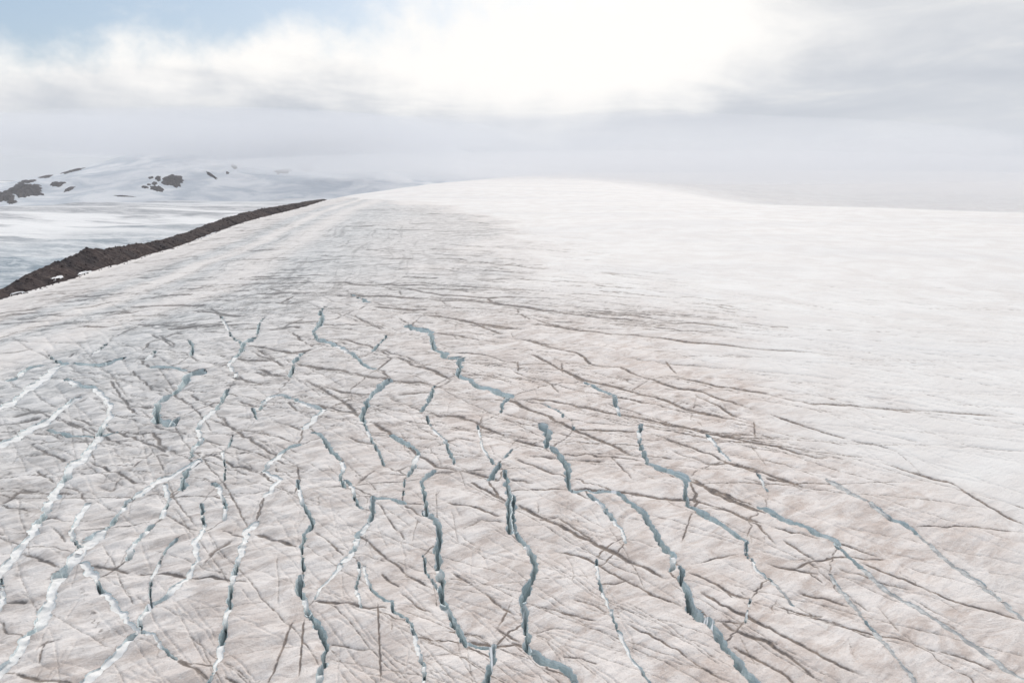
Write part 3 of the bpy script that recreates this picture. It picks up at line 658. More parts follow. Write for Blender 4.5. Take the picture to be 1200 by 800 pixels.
for (c, wd, u, a_, gi) in seams:
    W = np.median(wd); L = u[-1]
    t = np.gradient(c, axis=0); t /= np.maximum(np.linalg.norm(t, axis=1, keepdims=True), 1e-9)
    n = np.stack([-t[:, 1], t[:, 0]], 1)
    c = c + n * (0.6 * W * fbm(u / (3 * W), u * 0, 700 + abs(gi), 3, 0.6))[:, None]
    mod = a_ * np.clip(np.minimum(u, L - u) / (0.2 * L), 0, 1) * np.clip(0.8 + 0.8 * fbm(u / (4 * W), u * 0, 710 + gi, 2), 0.1, 1.2)
    for k in range(len(c)):
        hw = wd[k] / 2
        wi = window(c[k, 0], c[k, 1], 2.5 * hw + 0.8)
        core = np.exp(-(np.hypot(X[wi] - c[k, 0], Y[wi] - c[k, 1]) / (hw + 0.08)) ** 2)
        snow[wi] = np.maximum(snow[wi], np.minimum(1, 1.3 * mod[k] * core)); dirt[wi] *= (1 - 0.8 * np.minimum(1, mod[k] * core))
        drop[wi] = np.maximum(drop[wi], 0.15 * mod[k] * core)

for ci, C in enumerate(crevs):
    c, n, t = C['c'], C['n'], C['t']
    for k in range(len(c)):
        wl, wr = C['wl'][k], C['wr'][k]
        rad = max(wl, wr) + 2.2
        wi = window(c[k, 0], c[k, 1], rad)
        xx = X[wi] - c[k, 0]; yy = Y[wi] - c[k, 1]
        d2 = np.hypot(xx, yy)
        m = d2 < dmin[wi]
        lat = xx * n[k, 0] + yy * n[k, 1]
        al = np.abs(xx * t[k, 0] + yy * t[k, 1])
        step = C['L'] / len(c)
        ins = (lat < wl) & (lat > -wr) & (al < step * 0.75)
        inside[wi] |= ins
        upd = ins | (m & ~inside[wi])
        for arr, v in ((near_lat, lat), (near_wl, wl), (near_wr, wr), (near_nx, n[k, 0]), (near_ny, n[k, 1])):
            a = arr[wi]; a[upd] = v[upd] if isinstance(v, np.ndarray) else v; arr[wi] = a
        dmin[wi] = np.minimum(dmin[wi], d2)
        gap = np.maximum(np.maximum(lat - wl, -wr - lat), 0); gap = np.hypot(gap, np.maximum(al - step, 0))
        drop[wi] = np.maximum(drop[wi], 0.22 * min(1, 0.4 + C['W'] / 3) * np.exp(-gap / 0.55))
        dirt[wi] = np.maximum(dirt[wi], 0.32 * np.exp(-gap / 0.5))
Zs = Zs - drop
lines = sstep(0.0, 0.7, fbm(m2 / 7.0, Y / 150.0 + X / 300.0, 38, 4, 0.6))          # fine grey streaks drawn out along the margin
dirt = np.maximum(dirt, 0.42 * lines * sstep(14, 40, MD) * (1 - sstep(170, 330, MD)) * sstep(200, 330, rr) * (1 - sstep(600, 900, rr)))
dirt = np.clip(dirt, 0, 1) * (1 - 0.35 * snow)


def surf_z(x, y):
    """Height of the finished sheet at any spot (bilinear in the fan)."""
    r = np.hypot(x, y); a = np.arctan2(x, y)
    i = np.clip(np.searchsorted(RR, r) - 1, 0, NR - 2); j = np.clip(np.searchsorted(AZ, a) - 1, 0, NA - 2)
    fr = np.clip((r - RR[i]) / (RR[i + 1] - RR[i]), 0, 1); fa = np.clip((a - AZ[j]) / (AZ[j + 1] - AZ[j]), 0, 1)
    return (Zs[i, j] * (1 - fr) + Zs[i + 1, j] * fr) * (1 - fa) + (Zs[i, j + 1] * (1 - fr) + Zs[i + 1, j + 1] * fr) * fa


# cut the openings: inner cells go, the rim is pulled onto the lips
face_in = inside[:-1, :-1] & inside[1:, :-1] & inside[1:, 1:] & inside[:-1, 1:]
to_l = near_wl - near_lat; to_r = near_lat + near_wr
mv = np.where(to_l < to_r, to_l, -to_r)
mv = np.where(inside, np.clip(mv, -1.2, 1.2), 0)
X2 = X + near_nx * mv; Y2 = Y + near_ny * mv

# ------------------------------------------------------------------ materials
MATS = {}


def material(name):
    m = bpy.data.materials.new(name); m.use_nodes = True
    MATS[name] = m
    return m, N(m.node_tree)


def finish(q, col, rough, normal=None, spec=0.3):
    b = q.new('ShaderNodeBsdfPrincipled')
    q.put(b.inputs['Base Color'], col); q.put(b.inputs['Roughness'], rough)
    b.inputs['Specular IOR Level'].default_value = spec
    if normal is not None:
        q.put(b.inputs['Normal'], normal)
    o = q.new('ShaderNodeOutputMaterial'); q.t.links.new(b.outputs[0], o.inputs[0])


def bump(q, hgt, strength, dist, normal=None):
    n = q.new('ShaderNodeBump'); n.inputs['Strength'].default_value = strength; n.inputs['Distance'].default_value = dist
    q.put(n.inputs['Height'], hgt)
    if normal is not None:
        q.put(n.inputs['Normal'], normal)
    return n.outputs[0]


# glacier surface
m_glacier, q = material('glacier_surface')
obc = q.new('ShaderNodeTexCoord').outputs['Object']
fol = q.mapping(obc, scale=(0.32, 1.25, 0.5), rot=(0, 0, R(-36)))
fol2 = q.mapping(obc, scale=(0.5, 1.6, 0.5), rot=(0, 0, R(-44)), loc=(31, 7, 0))
a_snow, a_dirt, a_bare = q.attr('snow'), q.attr('dirt'), q.attr('bare')
n_patch = q.noise(obc, 0.045, 6, 0.62, 0.6)
n_blot = q.noise(q.mapping(obc, scale=(0.7, 1.2, 1), rot=(0, 0, R(-30)), loc=(5, 9, 0)), 0.17, 8, 0.66, 0.9)
n_mid = q.noise(fol, 0.55, 7, 0.65, 0.7)
n_str = q.noise(fol2, 1.5, 7, 0.68, 0.6)
n_fin = q.noise(obc, 1.7, 7, 0.72)
n_gr = q.noise(obc, 4.8, 4, 0.7)
ice = q.mix(q.ramp(n_blot, 0.36, 0.62), rgb(0.585, 0.50, 0.455), rgb(0.82, 0.765, 0.735))
ice = q.mix(q.m('MULTIPLY', q.ramp(n_mid, 0.42, 0.68), 0.45), ice, rgb(0.86, 0.82, 0.795))
ice = q.mix(q.m('MULTIPLY', q.ramp(n_patch, 0.48, 0.70), 0.45), ice, rgb(0.66, 0.565, 0.515))
ice = q.mix(q.m('MULTIPLY', q.ramp(n_str, 0.55, 0.70), 0.45), ice, rgb(0.88, 0.86, 0.84))
ice = q.mix(q.m('MULTIPLY', q.ramp(n_fin, 0.56, 0.70), 0.55), ice, rgb(0.46, 0.39, 0.35))
ice = q.mix(q.m('MULTIPLY', q.ramp(n_fin, 0.44, 0.32), 0.5), ice, rgb(0.86, 0.85, 0.84))
ice = q.mix(q.m('MULTIPLY', q.ramp(n_gr, 0.57, 0.70), 0.6), ice, rgb(0.40, 0.345, 0.315))
ice = q.mix(q.m('MULTIPLY', q.ramp(n_gr, 0.42, 0.32), 0.55), ice, rgb(0.88, 0.87, 0.86))
barec = q.mix(q.ramp(n_blot, 0.36, 0.62), rgb(0.40, 0.425, 0.44), rgb(0.70, 0.705, 0.71))  # grey-blue bare ice, with bluish shadow mottling put into its darker tone
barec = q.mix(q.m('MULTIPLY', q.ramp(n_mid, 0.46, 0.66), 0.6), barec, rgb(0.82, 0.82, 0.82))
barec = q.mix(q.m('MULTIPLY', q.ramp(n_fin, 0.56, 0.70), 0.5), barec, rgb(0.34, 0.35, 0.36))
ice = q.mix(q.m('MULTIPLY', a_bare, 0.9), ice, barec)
snowc = q.mix(q.ramp(n_patch, 0.35, 0.65), rgb(0.79, 0.76, 0.74), rgb(0.86, 0.845, 0.83))
snowc = q.mix(q.m('MULTIPLY', q.ramp(n_str, 0.52, 0.72), 0.12), snowc, rgb(0.76, 0.72, 0.70))
n_drift = q.noise(q.mapping(obc, scale=(0.35, 1.0, 1), rot=(0, 0, R(8))), 0.012, 6, 0.6, 0.5)
snowc = q.mix(q.m('MULTIPLY', q.ramp(n_drift, 0.45, 0.66), 0.4), snowc, rgb(0.71, 0.70, 0.705))
snowc = q.mix(q.m('MULTIPLY', q.ramp(n_fin, 0.56, 0.72), 0.3), snowc, rgb(0.62, 0.58, 0.56))
colr = q.mix(a_snow, ice, snowc)
dn = q.ramp(q.m('ADD', q.m('MULTIPLY', a_dirt, 1.15), q.m('MULTIPLY', q.m('SUBTRACT', n_fin, 0.5), 1.1)), 0.20, 0.85)
dn = q.m('MULTIPLY', dn, q.ramp(a_dirt, 0.02, 0.25))
dirtc = q.mix(q.ramp(n_mid, 0.4, 0.62), rgb(0.20, 0.175, 0.165), rgb(0.33, 0.27, 0.23))
dirtc = q.mix(q.m('MULTIPLY', a_bare, 0.8), dirtc, rgb(0.225, 0.235, 0.245))
colr = q.mix(dn, colr, dirtc)
nb = bump(q, n_blot, 0.5, 0.9)
nb = bump(q, n_mid, 0.5, 0.45, nb)
nb = bump(q, n_str, 0.4, 0.18, nb)
nb = bump(q, n_fin, 0.6, 0.28, nb)
nb = bump(q, n_gr, 0.5, 0.10, nb)
finish(q, colr, q.ramp(a_snow, 0, 1, 0.75, 0.8), nb, 0.10)

# blue ice of the crevasse walls
m_wall, q = material('crevasse_ice')
obc = q.new('ShaderNodeTexCoord').outputs['Object']
lay = q.noise(q.mapping(obc, scale=(0.25, 0.25, 2.2)), 1.3, 5, 0.6, 0.5)
ver = q.noise(q.mapping(obc, scale=(1.6, 1.6, 0.25)), 1.2, 5, 0.6, 0.3)
c0 = q.mix(q.ramp(lay, 0.36, 0.62), rgb(0.60, 0.71, 0.74), rgb(0.80, 0.855, 0.865))
c0 = q.mix(q.m('MULTIPLY', q.ramp(ver, 0.5, 0.7), 0.5), c0, rgb(0.80, 0.84, 0.85))
finish(q, c0, 0.4, bump(q, ver, 0.9, 0.45, bump(q, lay, 0.6, 0.3)), 0.4)

# snow that bridges and chokes the crevasses
m_fill, q = material('crevasse_snow')
obc = q.new('ShaderNodeTexCoord').outputs['Object']
n1 = q.noise(obc, 0.6, 5, 0.6); n2 = q.noise(obc, 3.0, 5, 0.65)
c0 = q.mix(q.ramp(n1, 0.4, 0.65), rgb(0.80, 0.80, 0.795), rgb(0.88, 0.885, 0.885))
c0 = q.mix(q.m('MULTIPLY', q.ramp(n2, 0.50, 0.70), 0.5), c0, rgb(0.58, 0.55, 0.53))
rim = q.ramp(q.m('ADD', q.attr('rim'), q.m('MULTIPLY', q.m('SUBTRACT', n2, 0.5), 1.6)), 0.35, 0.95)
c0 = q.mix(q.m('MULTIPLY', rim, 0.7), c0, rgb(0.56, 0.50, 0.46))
finish(q, c0, 0.8, bump(q, n2, 0.4, 0.08), 0.1)
m_grit, q = material('dirty_infill')
obc = q.new('ShaderNodeTexCoord').outputs['Object']
n1 = q.noise(obc, 0.7, 5, 0.65); n2 = q.noise(obc, 2.6, 5, 0.65)
c0 = q.mix(q.ramp(n1, 0.38, 0.64), rgb(0.34, 0.345, 0.35), rgb(0.60, 0.62, 0.62))
c0 = q.mix(q.m('MULTIPLY', q.ramp(n2, 0.52, 0.72), 0.5), c0, rgb(0.30, 0.265, 0.24))
finish(q, c0, 0.7, bump(q, n2, 0.6, 0.2), 0.2)

# dark rubble and rock
m_rock, q = material('dark_rock')
obc = q.new('ShaderNodeTexCoord').outputs['Object']
n1 = q.noise(obc, 0.05, 7, 0.7); n2 = q.noise(obc, 0.35, 6, 0.7)
c0 = q.mix(q.ramp(n1, 0.36, 0.66), rgb(0.028, 0.023, 0.026), rgb(0.068, 0.050, 0.047))
c0 = q.mix(q.m('MULTIPLY', q.ramp(n2, 0.54, 0.70), 0.6), c0, rgb(0.20, 0.165, 0.145))
finish(q, c0, 0.9, bump(q, n2, 0.8, 1.2), 0.15)

# plain old snow
m_snow, q = material('old_snow')
obc = q.new('ShaderNodeTexCoord').outputs['Object']
n1 = q.noise(obc, 0.02, 6, 0.6)
finish(q, q.mix(q.ramp(n1, 0.35, 0.65), rgb(0.76, 0.77, 0.79), rgb(0.86, 0.865, 0.875)), 0.8, bump(q, n1, 0.3, 4.0), 0.15)

# mountain snow, its blue-grey shade put into the colour
m_snow_shade, q = material('mountain_snow_shade')
obc = q.new('ShaderNodeTexCoord').outputs['Object']
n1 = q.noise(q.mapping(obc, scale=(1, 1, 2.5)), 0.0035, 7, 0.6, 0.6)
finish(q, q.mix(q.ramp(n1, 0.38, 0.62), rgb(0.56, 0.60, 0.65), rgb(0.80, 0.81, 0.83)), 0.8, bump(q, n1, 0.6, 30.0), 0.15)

# side valley glacier
m_valley, q = material('valley_ice')
obc = q.new('ShaderNodeTexCoord').outputs['Object']
band = q.noise(q.mapping(obc, scale=(0.22, 1.0, 1), rot=(0, 0, R(12))), 0.0036, 6, 0.60, 0.8)
fine = q.noise(q.mapping(obc, scale=(0.45, 1.0, 1), rot=(0, 0, R(15))), 0.022, 7, 0.75, 0.5)
a_near = q.attr('crevassed')
c0 = q.mix(q.ramp(fine, 0.40, 0.60), rgb(0.22, 0.28, 0.33), rgb(0.58, 0.62, 0.65))
tan_ = q.mix(q.ramp(fine, 0.4, 0.6), rgb(0.36, 0.37, 0.39), rgb(0.62, 0.62, 0.63))
c0 = q.mix(a_near, tan_, c0)
c0 = q.mix(q.m('MULTIPLY', q.ramp(band, 0.47, 0.58), q.ramp(a_near, 0, 1, 0.95, 0.35)), c0, rgb(0.87, 0.87, 0.87))
finish(q, c0, 0.7, bump(q, fine, 0.8, 6.0), 0.2)


# ------------------------------------------------------------------ mesh helpers
def mesh_obj(name, verts, faces, mat, parent=None, smooth=True, attrs=None):
    verts = np.ascontiguousarray(verts, np.float32); faces = np.ascontiguousarray(faces, np.int32)
    k = faces.shape[1]
    me = bpy.data.meshes.new(name)
    me.vertices.add(len(verts)); me.vertices.foreach_set('co', verts.ravel())
    me.loops.add(faces.size); me.loops.foreach_set('vertex_index', faces.ravel())
    me.polygons.add(len(faces)); me.polygons.foreach_set('loop_start', np.arange(0, faces.size, k, dtype=np.int32))
    me.polygons.foreach_set('use_smooth', np.full(len(faces), smooth))
    me.update(calc_edges=True)
    for an, v in (attrs or {}).items():
        at = me.attributes.new(an, 'FLOAT', 'POINT'); at.data.foreach_set('value', np.ascontiguousarray(v, np.float32).ravel())
    me.materials.append(mat)
    o = bpy.data.objects.new(name, me); COL.objects.link(o)
    if parent is not None:
        o.parent = parent
    return o


def grid_faces(nr, nc, keep=None):
    i, j = np.meshgrid(np.arange(nr - 1), np.arange(nc - 1), indexing='ij')
    a = i * nc + j
    f = np.stack([a, a + nc, a + nc + 1, a + 1], -1).reshape(-1, 4)
    if keep is not None:
        f = f[keep.ravel()]
    return f


def tag(o, label=None, cat=None, group=None, kind=None):
    for k, v in (('label', label), ('category', cat), ('group', group), ('kind', kind)):
        if v:
            o[k] = v
    return o


# ------------------------------------------------------------------ glacier
keep = ~face_in
keep &= (MD[:-1, :-1] > -215)
used = np.zeros(NR * NA, bool)
fc = grid_faces(NR, NA, keep)
used[fc.ravel()] = True
remap = np.cumsum(used) - 1
V = np.stack([X2.ravel(), Y2.ravel(), Zs.ravel()], 1)[used]
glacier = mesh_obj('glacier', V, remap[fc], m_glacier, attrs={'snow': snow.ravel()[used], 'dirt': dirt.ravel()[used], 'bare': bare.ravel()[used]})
tag(glacier, 'broad dirty white glacier cut by many crevasses', 'glacier', kind='structure')

# ------------------------------------------------------------------ crevasses: walls and floor of each as a part of the glacier
kd_pts = np.concatenate([C['c'] for C in crevs]); kd_id = np.concatenate([np.full(len(C['c']), i) for i, C in enumerate(crevs)]); kd_k = np.concatenate([np.arange(len(C['c'])) for C in crevs])
kd = KDTree(len(kd_pts))
for i, p in enumerate(kd_pts):
    kd.insert((p[0], p[1], 0), i)
kd.balance()


def in_other(x, y, ci, kk):
    for (co, idx, d) in kd.find_range((x, y, 0), 4.0):
        j = kd_id[idx]
        if j == ci:
            continue
        C = crevs[j]; k = kd_k[idx]
        dx_, dy_ = x - C['c'][k, 0], y - C['c'][k, 1]
        la = dx_ * C['n'][k, 0] + dy_ * C['n'][k, 1]; al = abs(dx_ * C['t'][k, 0] + dy_ * C['t'][k, 1])
        if j > ci and abs(float(C['t'][k] @ crevs[ci]['t'][kk])) > 0.75:
            continue
        if al < C['L'] / len(C['c']) and -C['wr'][k] * 0.97 < la < C['wl'][k] * 0.97:
            return True
    return False


FR = np.array([0.0, 0.04, 0.12, 0.25, 0.42, 0.65, 1.0])
for ci, C in enumerate(crevs):
    c, n, t, u, W, L = C['c'], C['n'], C['t'], C['u'], C['W'], C['L']
    K = len(c)
    full = C['fills'] == ALL
    depth = np.clip(4.6 * W, 2.2, 10.0) * (0.85 + 0.35 * fbm(u / (6 * W), u * 0, C['seed'] + 3, 3)) * (0.25 + 0.75 * C['ends'])
    cols = []
    zl = surf_z(c[:, 0] + n[:, 0] * C['wl'] * 1.02, c[:, 1] + n[:, 1] * C['wl'] * 1.02); zr = surf_z(c[:, 0] - n[:, 0] * C['wr'] * 1.02, c[:, 1] - n[:, 1] * C['wr'] * 1.02)
    lean = 0.25 * W * fbm(u / (5 * W), u * 0, C['seed'] + 4, 2)
    for side, hw, z0 in ((1, C['wl'], zl), (-1, C['wr'], zr)):
        ring = []
        ox = c + n * (side * (hw + 0.16))[:, None]
        ring.append(np.column_stack([ox, surf_z(ox[:, 0], ox[:, 1]) - 0.07]))
        for f in FR:
            jag = (fbm(u / (0.9 * W) + 7, u * 0 + f * 2.2, C['seed'] + 6 + side, 3, 0.6) * 0.22 * W) * (0 if f == 0 else min(1, f * 6))
            off = side * np.maximum(hw * (1 - 0.78 * f ** 1.1) + jag, 0.03) + lean * f
            p = c + n * off[:, None]
            ring.append(np.column_stack([p, z0 - 0.015 - depth * f]))
        cols.append(ring)
    Lr, Rr = cols[0], cols[1][::-1]
    rows = Lr + Rr
    M = len(rows)
    V = np.stack(rows, 1).reshape(-1, 3)
    kp = np.ones((K - 1, M - 1), bool)
    li = np.array([in_other(*(c[k] + n[k] * C['wl'][k]), ci, k) for k in range(K)]); ri = np.array([in_other(*(c[k] - n[k] * C['wr'][k]), ci, k) for k in range(K)])
    kp[:, :len(Lr) - 1] &= ~(li[:-1] | li[1:])[:, None]
    kp[:, len(Lr):] &= ~(ri[:-1] | ri[1:])[:, None]
    f = grid_faces(K, M, kp)
    if len(f) == 0:
        continue
    o = mesh_obj('crevasse', V, f, m_wall, glacier)
    if C['label']:
        o['label'] = C['label']
    # snow plugs
    grit = len(CREV) - 5 <= ci < len(CREV)
    for fi, (fa, fb) in enumerate(C['fills']):
        k0, k1 = int(fa * (K - 1)), int(round(fb * (K - 1)))
        if k1 - k0 < 3:
            k0 = max(0, k0 - 1); k1 = min(K - 1, k0 + 3)
        ks = np.arange(k0, k1 + 1)
        cc, nn, uu = c[ks], n[ks], u[ks]
        wl, wr = C['wl'][ks] + 0.16, C['wr'][ks] + 0.16
        NS = 11
        S = np.linspace(-1, 1, NS)
        off = np.where(S[None, :] > 0, S[None, :] * wl[:, None], S[None, :] * wr[:, None])
        px_ = cc[:, None, 0] + nn[:, None, 0] * off; py_ = cc[:, None, 1] + nn[:, None, 1] * off
        zz = np.minimum(zl[ks], zr[ks])[:, None] + 0 * off
        sag = (0.13 + 0.04 * W) + (0.05 * W if not full else 0.02 * W) * (1 - S[None, :] ** 2)
        lump = (0.035 if fb - fa > 0.4 else 0.13) * min(W, 1.4) * fbm(px_ / (0.55 * W + .2), py_ / (0.55 * W + .2), C['seed'] + 8 + fi, 3, 0.6)
        dip = 0.5 * W * np.clip(fbm(uu / (3 * W), uu * 0 + 5, C['seed'] + 9, 2) - 0.45, 0, 1)[:, None]
        z = zz - sag + lump - dip
        if grit:
            z = zz - 0.06 + 0.5 * lump
        z = np.minimum(z, zz + 0.02 - 0.04 * np.abs(S[None, :]) ** 6)
        # broken, drooping ends where a plug stops short
        e0 = np.exp(-(uu - uu[0]) / (0.35 * W + .05))[:, None] if k0 > 0 else 0
        e1 = np.exp(-(uu[-1] - uu) / (0.35 * W + .05))[:, None] if k1 < K - 1 else 0
        z = z - (e0 + e1) * 0.9 * W
        top = np.stack([px_, py_, z], -1)
        bot = top.copy(); bot[..., 2] -= 0.5 * W + 0.25
        Vb = np.concatenate([top.reshape(-1, 3), bot.reshape(-1, 3)])
        nt = top.shape[0] * NS
        ft = grid_faces(len(ks), NS)[:, ::-1]; fb_ = grid_faces(len(ks), NS) + nt
        caps = []
        for row in (0, len(ks) - 1):
            for s in range(NS - 1):
                a = row * NS + s
                caps.append((a, a + 1, a + 1 + nt, a + nt))
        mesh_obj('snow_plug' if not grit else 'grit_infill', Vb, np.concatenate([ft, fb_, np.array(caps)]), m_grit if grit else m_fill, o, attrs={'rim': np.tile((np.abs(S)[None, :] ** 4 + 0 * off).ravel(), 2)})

# ------------------------------------------------------------------ side valley and mountain
VZ = -165.0
va = np.concatenate([np.linspace(R(-75), R(-44), 40)[:-1], np.linspace(R(-44), R(6), 300)]); vr = np.geomspace(420, 9000, 230)
vrr, vaa = np.meshgrid(vr, va, indexing='ij')
vx, vy = vrr * np.sin(vaa), vrr * np.cos(vaa)
vz = VZ + 9 * fbm(vx / 600, vy / 300, 61, 3) + 3.2 * fbm(vx / 70, vy / 40, 62, 4, 0.6) * (1 - sstep(1900, 3000, vrr))
crv = sstep(3000, 1700, vrr + 500 * fbm(vx / 900, vy / 300, 63, 3))
vg = mesh_obj('valley_glacier', np.stack([vx, vy, vz], -1).reshape(-1, 3), grid_faces(len(vr), len(va)), m_valley, attrs={'crevassed': crv.ravel()})
tag(vg, 'lower streaked blue-grey glacier in the valley beyond the dark ridge', 'glacier', kind='structure')

_cx = np.array([-700, -300, 0, 40, 70, 100, 140, 190, 260, 330, 420, 520, 640, 800]); _cy = np.array([250, 232, 215, 208, 204, 195, 184, 174, 166, 166, 174, 186, 197, 215])
_cr = rays(_cx, _cy)
C_AZ = np.arctan2(_cr[:, 0], _cr[:, 1]); C_EL = np.arctan2(_cr[:, 2], np.hypot(_cr[:, 0], _cr[:, 1]))
R0, R1 = 4150.0, 6200.0


def mount_z(a, r):
    crest = CAM_Z + R1 * np.tan(np.interp(a, C_AZ, C_EL))
    x, y = r * np.sin(a), r * np.cos(a)
    f = np.clip((r - R0) / (R1 - R0), 0, 1)
    prof = 0.55 * f + 0.45 * sstep(0, 1, f)
    z = VZ + (crest - VZ) * prof + 26 * fbm(x / 600, y / 800, 71, 5, 0.55) * np.sin(np.pi * f) + 30 * np.clip(perlin(x / 1100 + 2.2, y / 900, 77), -1, 1) * np.sin(np.pi * f) ** 2
    return z - np.maximum(0, r - R1) * 0.18 - 14 * (1 - sstep(0, 0.08, f))


ma = np.linspace(R(-62), R(9), 420); mr = np.linspace(R0 - 150, 8500, 160)
mrr, maa = np.meshgrid(mr, ma, indexing='ij')
mz = mount_z(maa, mrr)
mt = mesh_obj('snow_mountain', np.stack([mrr * np.sin(maa), mrr * np.cos(maa), mz], -1).reshape(-1, 3), grid_faces(len(mr), len(ma)), m_snow_shade)
tag(mt, 'snow covered mountain with its top lost in cloud', 'mountain', kind='structure')


def on_mountain(px, py):
    d = rays(np.atleast_1d(px), np.atleast_1d(py)); a = np.arctan2(d[:, 0], d[:, 1]); e = d[:, 2] / np.hypot(d[:, 0], d[:, 1])
    rs = np.linspace(R0, R1, 500)
    zz = mount_z(a[:, None], rs[None, :])
    hit = zz >= CAM_Z + rs[None, :] * e[:, None]
    r = np.where(hit.any(1), rs[hit.argmax(1)], R1)
    return a, r


OUT = [  # centre, half sizes, tilt (degrees, image sense), height, label
 (30, 224, 23, 8.0, 4, 24, 'largest dark rock outcrop low on the mountain at the picture edge'),
 (4, 231, 13, 6.5, 2, 18, 'dark rock knob beside the largest outcrop, cut by the picture edge'),
 (14, 237, 6, 2.4, -6, 8, 'small flat rock just below the largest outcrop'),
 (32, 213, 11, 1.9, -6, 8, 'thin dark rock streak above the largest outcrop'),
 (54, 207, 9, 1.6, -10, 7, 'lower of two thin dark streaks on the skyline ridge'),
 (84, 200.5, 16, 1.5, -13, 7, 'longest thin dark rock streak along the sloping skyline'),
 (43, 217.2, 5.5, 1.2, 3, 5, 'faint small rock between largest outcrop and the oval one'),
 (67, 216, 9, 2.9, -6, 10, 'oval dark rock set apart on the open snow slope'),
 (81, 222, 7, 2.1, -22, 8, 'small slanting dark rock below the oval one'),
 (203, 213, 14, 7.2, 4, 22, 'big rounded dark outcrop in the middle of the mountain face'),
 (184, 221.5, 8.5, 3.6, 12, 12, 'broken dark rock touching the foot of the big rounded outcrop'),
 (185.5, 209.5, 3.2, 3.6, -20, 10, 'small upright rock beside the big rounded outcrop'),
 (177, 208.5, 3.2, 1.6, -10, 6, 'topmost tiny rock of the cluster beside the rounded outcrop'),
 (170, 219.5, 4.2, 1.7, 6, 6, 'outermost tiny rock low in the cluster beside the rounded outcrop'),
 (174.5, 216.5, 2.4, 1.0, 0, 5, 'tiny rock speck in the middle of the outcrop cluster'),
 (181, 215.2, 3.4, 2.0, -8, 6, 'small rock in the cluster between two larger ones'),
 (248, 206, 9, 1.7, 34, 8, 'narrow slanting rock rib on the misty snow slope'),
 (274.5, 195.5, 4.3, 2.4, 24, 9, 'small dark rock high on the misty slope'),
 (266.5, 202.5, 2.0, 1.6, 30, 5, 'tiny rock below the small high one'),
 (331, 201, 11, 3.2, -5, 8, 'faint rock patch almost lost in the mist, lower of two'),
 (357, 197, 11, 4.4, 3, 9, 'faintest rock patch in the mist, farthest along the slope'),
 (145, 230, 12, 0.8, 3, 3, 'thin dark line of rock at the foot of the mountain'),
]
for k, (ox, oy, rx, ry, tilt, hgt, lab) in enumerate(OUT):
    nt_, nr_ = 44, 9
    th = np.linspace(0, 2 * np.pi, nt_, endpoint=False); rad = np.linspace(0.0, 1.0, nr_)[1:]
    ragged = 1 + 0.38 * fbm(np.cos(th) * 1.6 + 5 * k, np.sin(th) * 1.6, 300 + k, 4, 0.65)
    ct, st = math.cos(R(tilt)), math.sin(R(tilt))
    pts_px = [(ox, oy)]
    for rd in rad:
        ux, uy = rd * ragged * np.cos(th) * rx, rd * ragged * np.sin(th) * ry
        pts_px += list(zip(ox + ux * ct - uy * st, oy + ux * st + uy * ct))
    pp = np.array(pts_px)
    a, r = on_mountain(pp[:, 0], pp[:, 1])
    vx_, vy_ = r * np.sin(a), r * np.cos(a)
    rr_ = np.concatenate([[0], np.repeat(rad, nt_)])
    dome = (1 - rr_ ** 2.5) * hgt * (0.75 + 0.5 * fbm(vx_ / 26, vy_ / 60, 330 + k, 4, 0.6)) + 0.18 * hgt * fbm(vx_ / 9, vy_ / 14, 350 + k, 2)
    z_ = mount_z(a, r) + np.where(rr_ > 0.99, -6, dome)
    cx_, cy_, cz_ = vx_[0], vy_[0], mount_z(a[:1], r[:1])[0]
    tri = [(0, 1 + j, 1 + (j + 1) % nt_) for j in range(nt_)]
    for q_ in range(len(rad) - 1):
        b0, b1 = 1 + q_ * nt_, 1 + (q_ + 1) * nt_
        for j in range(nt_):
            j2 = (j + 1) % nt_
            tri += [(b0 + j, b1 + j, b1 + j2), (b0 + j, b1 + j2, b0 + j2)]
    o = mesh_obj('rock_outcrop', np.stack([vx_ - cx_, vy_ - cy_, z_ - cz_], 1), np.array(tri), m_rock, smooth=False)
    o.location = (cx_, cy_, cz_)
    tag(o, lab, 'rock', 'rock outcrops on the snow mountain')

# ------------------------------------------------------------------ rubble ridge along the margin
mp = np.array(MARGIN[2:-1]); ms = np.concatenate([[0], np.cumsum(np.linalg.norm(np.diff(mp, axis=0), axis=1))])
s_of_px = lambda p: np.interp(p, _mp[:, 0], ms)
S0, S1 = s_of_px(-420), s_of_px(384)
ns, nc = 820, 48
ss = np.linspace(S0, S1, ns)
bx = np.interp(ss, ms, mp[:, 0]); by = np.interp(ss, ms, mp[:, 1])
kern = np.ones(61) / 61
bx = np.convolve(np.pad(bx, 30, mode='reflect', reflect_type='odd'), kern, 'valid'); by = np.convolve(np.pad(by, 30, mode='reflect', reflect_type='odd'), kern, 'valid')
tx, ty = np.gradient(bx), np.gradient(by); tl = np.hypot(tx, ty); nx_, ny_ = -ty / tl, tx / tl                       # towards the valley
pxs = np.interp(ss, ms, _mp[:, 0])
thick = np.interp(pxs, [-420, -150, -20, 26, 60, 85, 130, 165, 212, 260, 320, 355, 384], [3, 3, 4, 6, 16, 20, 23, 16, 9.5, 9, 9.5, 5, 0.2])
dist = np.hypot(bx, by)
H = thick * dist / FPX * 0.60
H = H * (1 + 0.14 * fbm(ss / 60, ss * 0, 81, 3)) + 0.3
cr = np.linspace(-1, 1, nc)                     # -1 toe on the ice, +1 down in the valley
wid_f = 16 + 1.6 * H
crest_off = 9 + 0.9 * H
toe = -1.0 + 5.0 * fbm(ss / 22, ss * 0 + 4, 82, 4, 0.6) - 0.10 * H
off = np.where(cr[None, :] < 0, (cr[None, :] + 1) * (crest_off - toe)[:, None] + toe[:, None], crest_off[:, None] + cr[None, :] * 130)
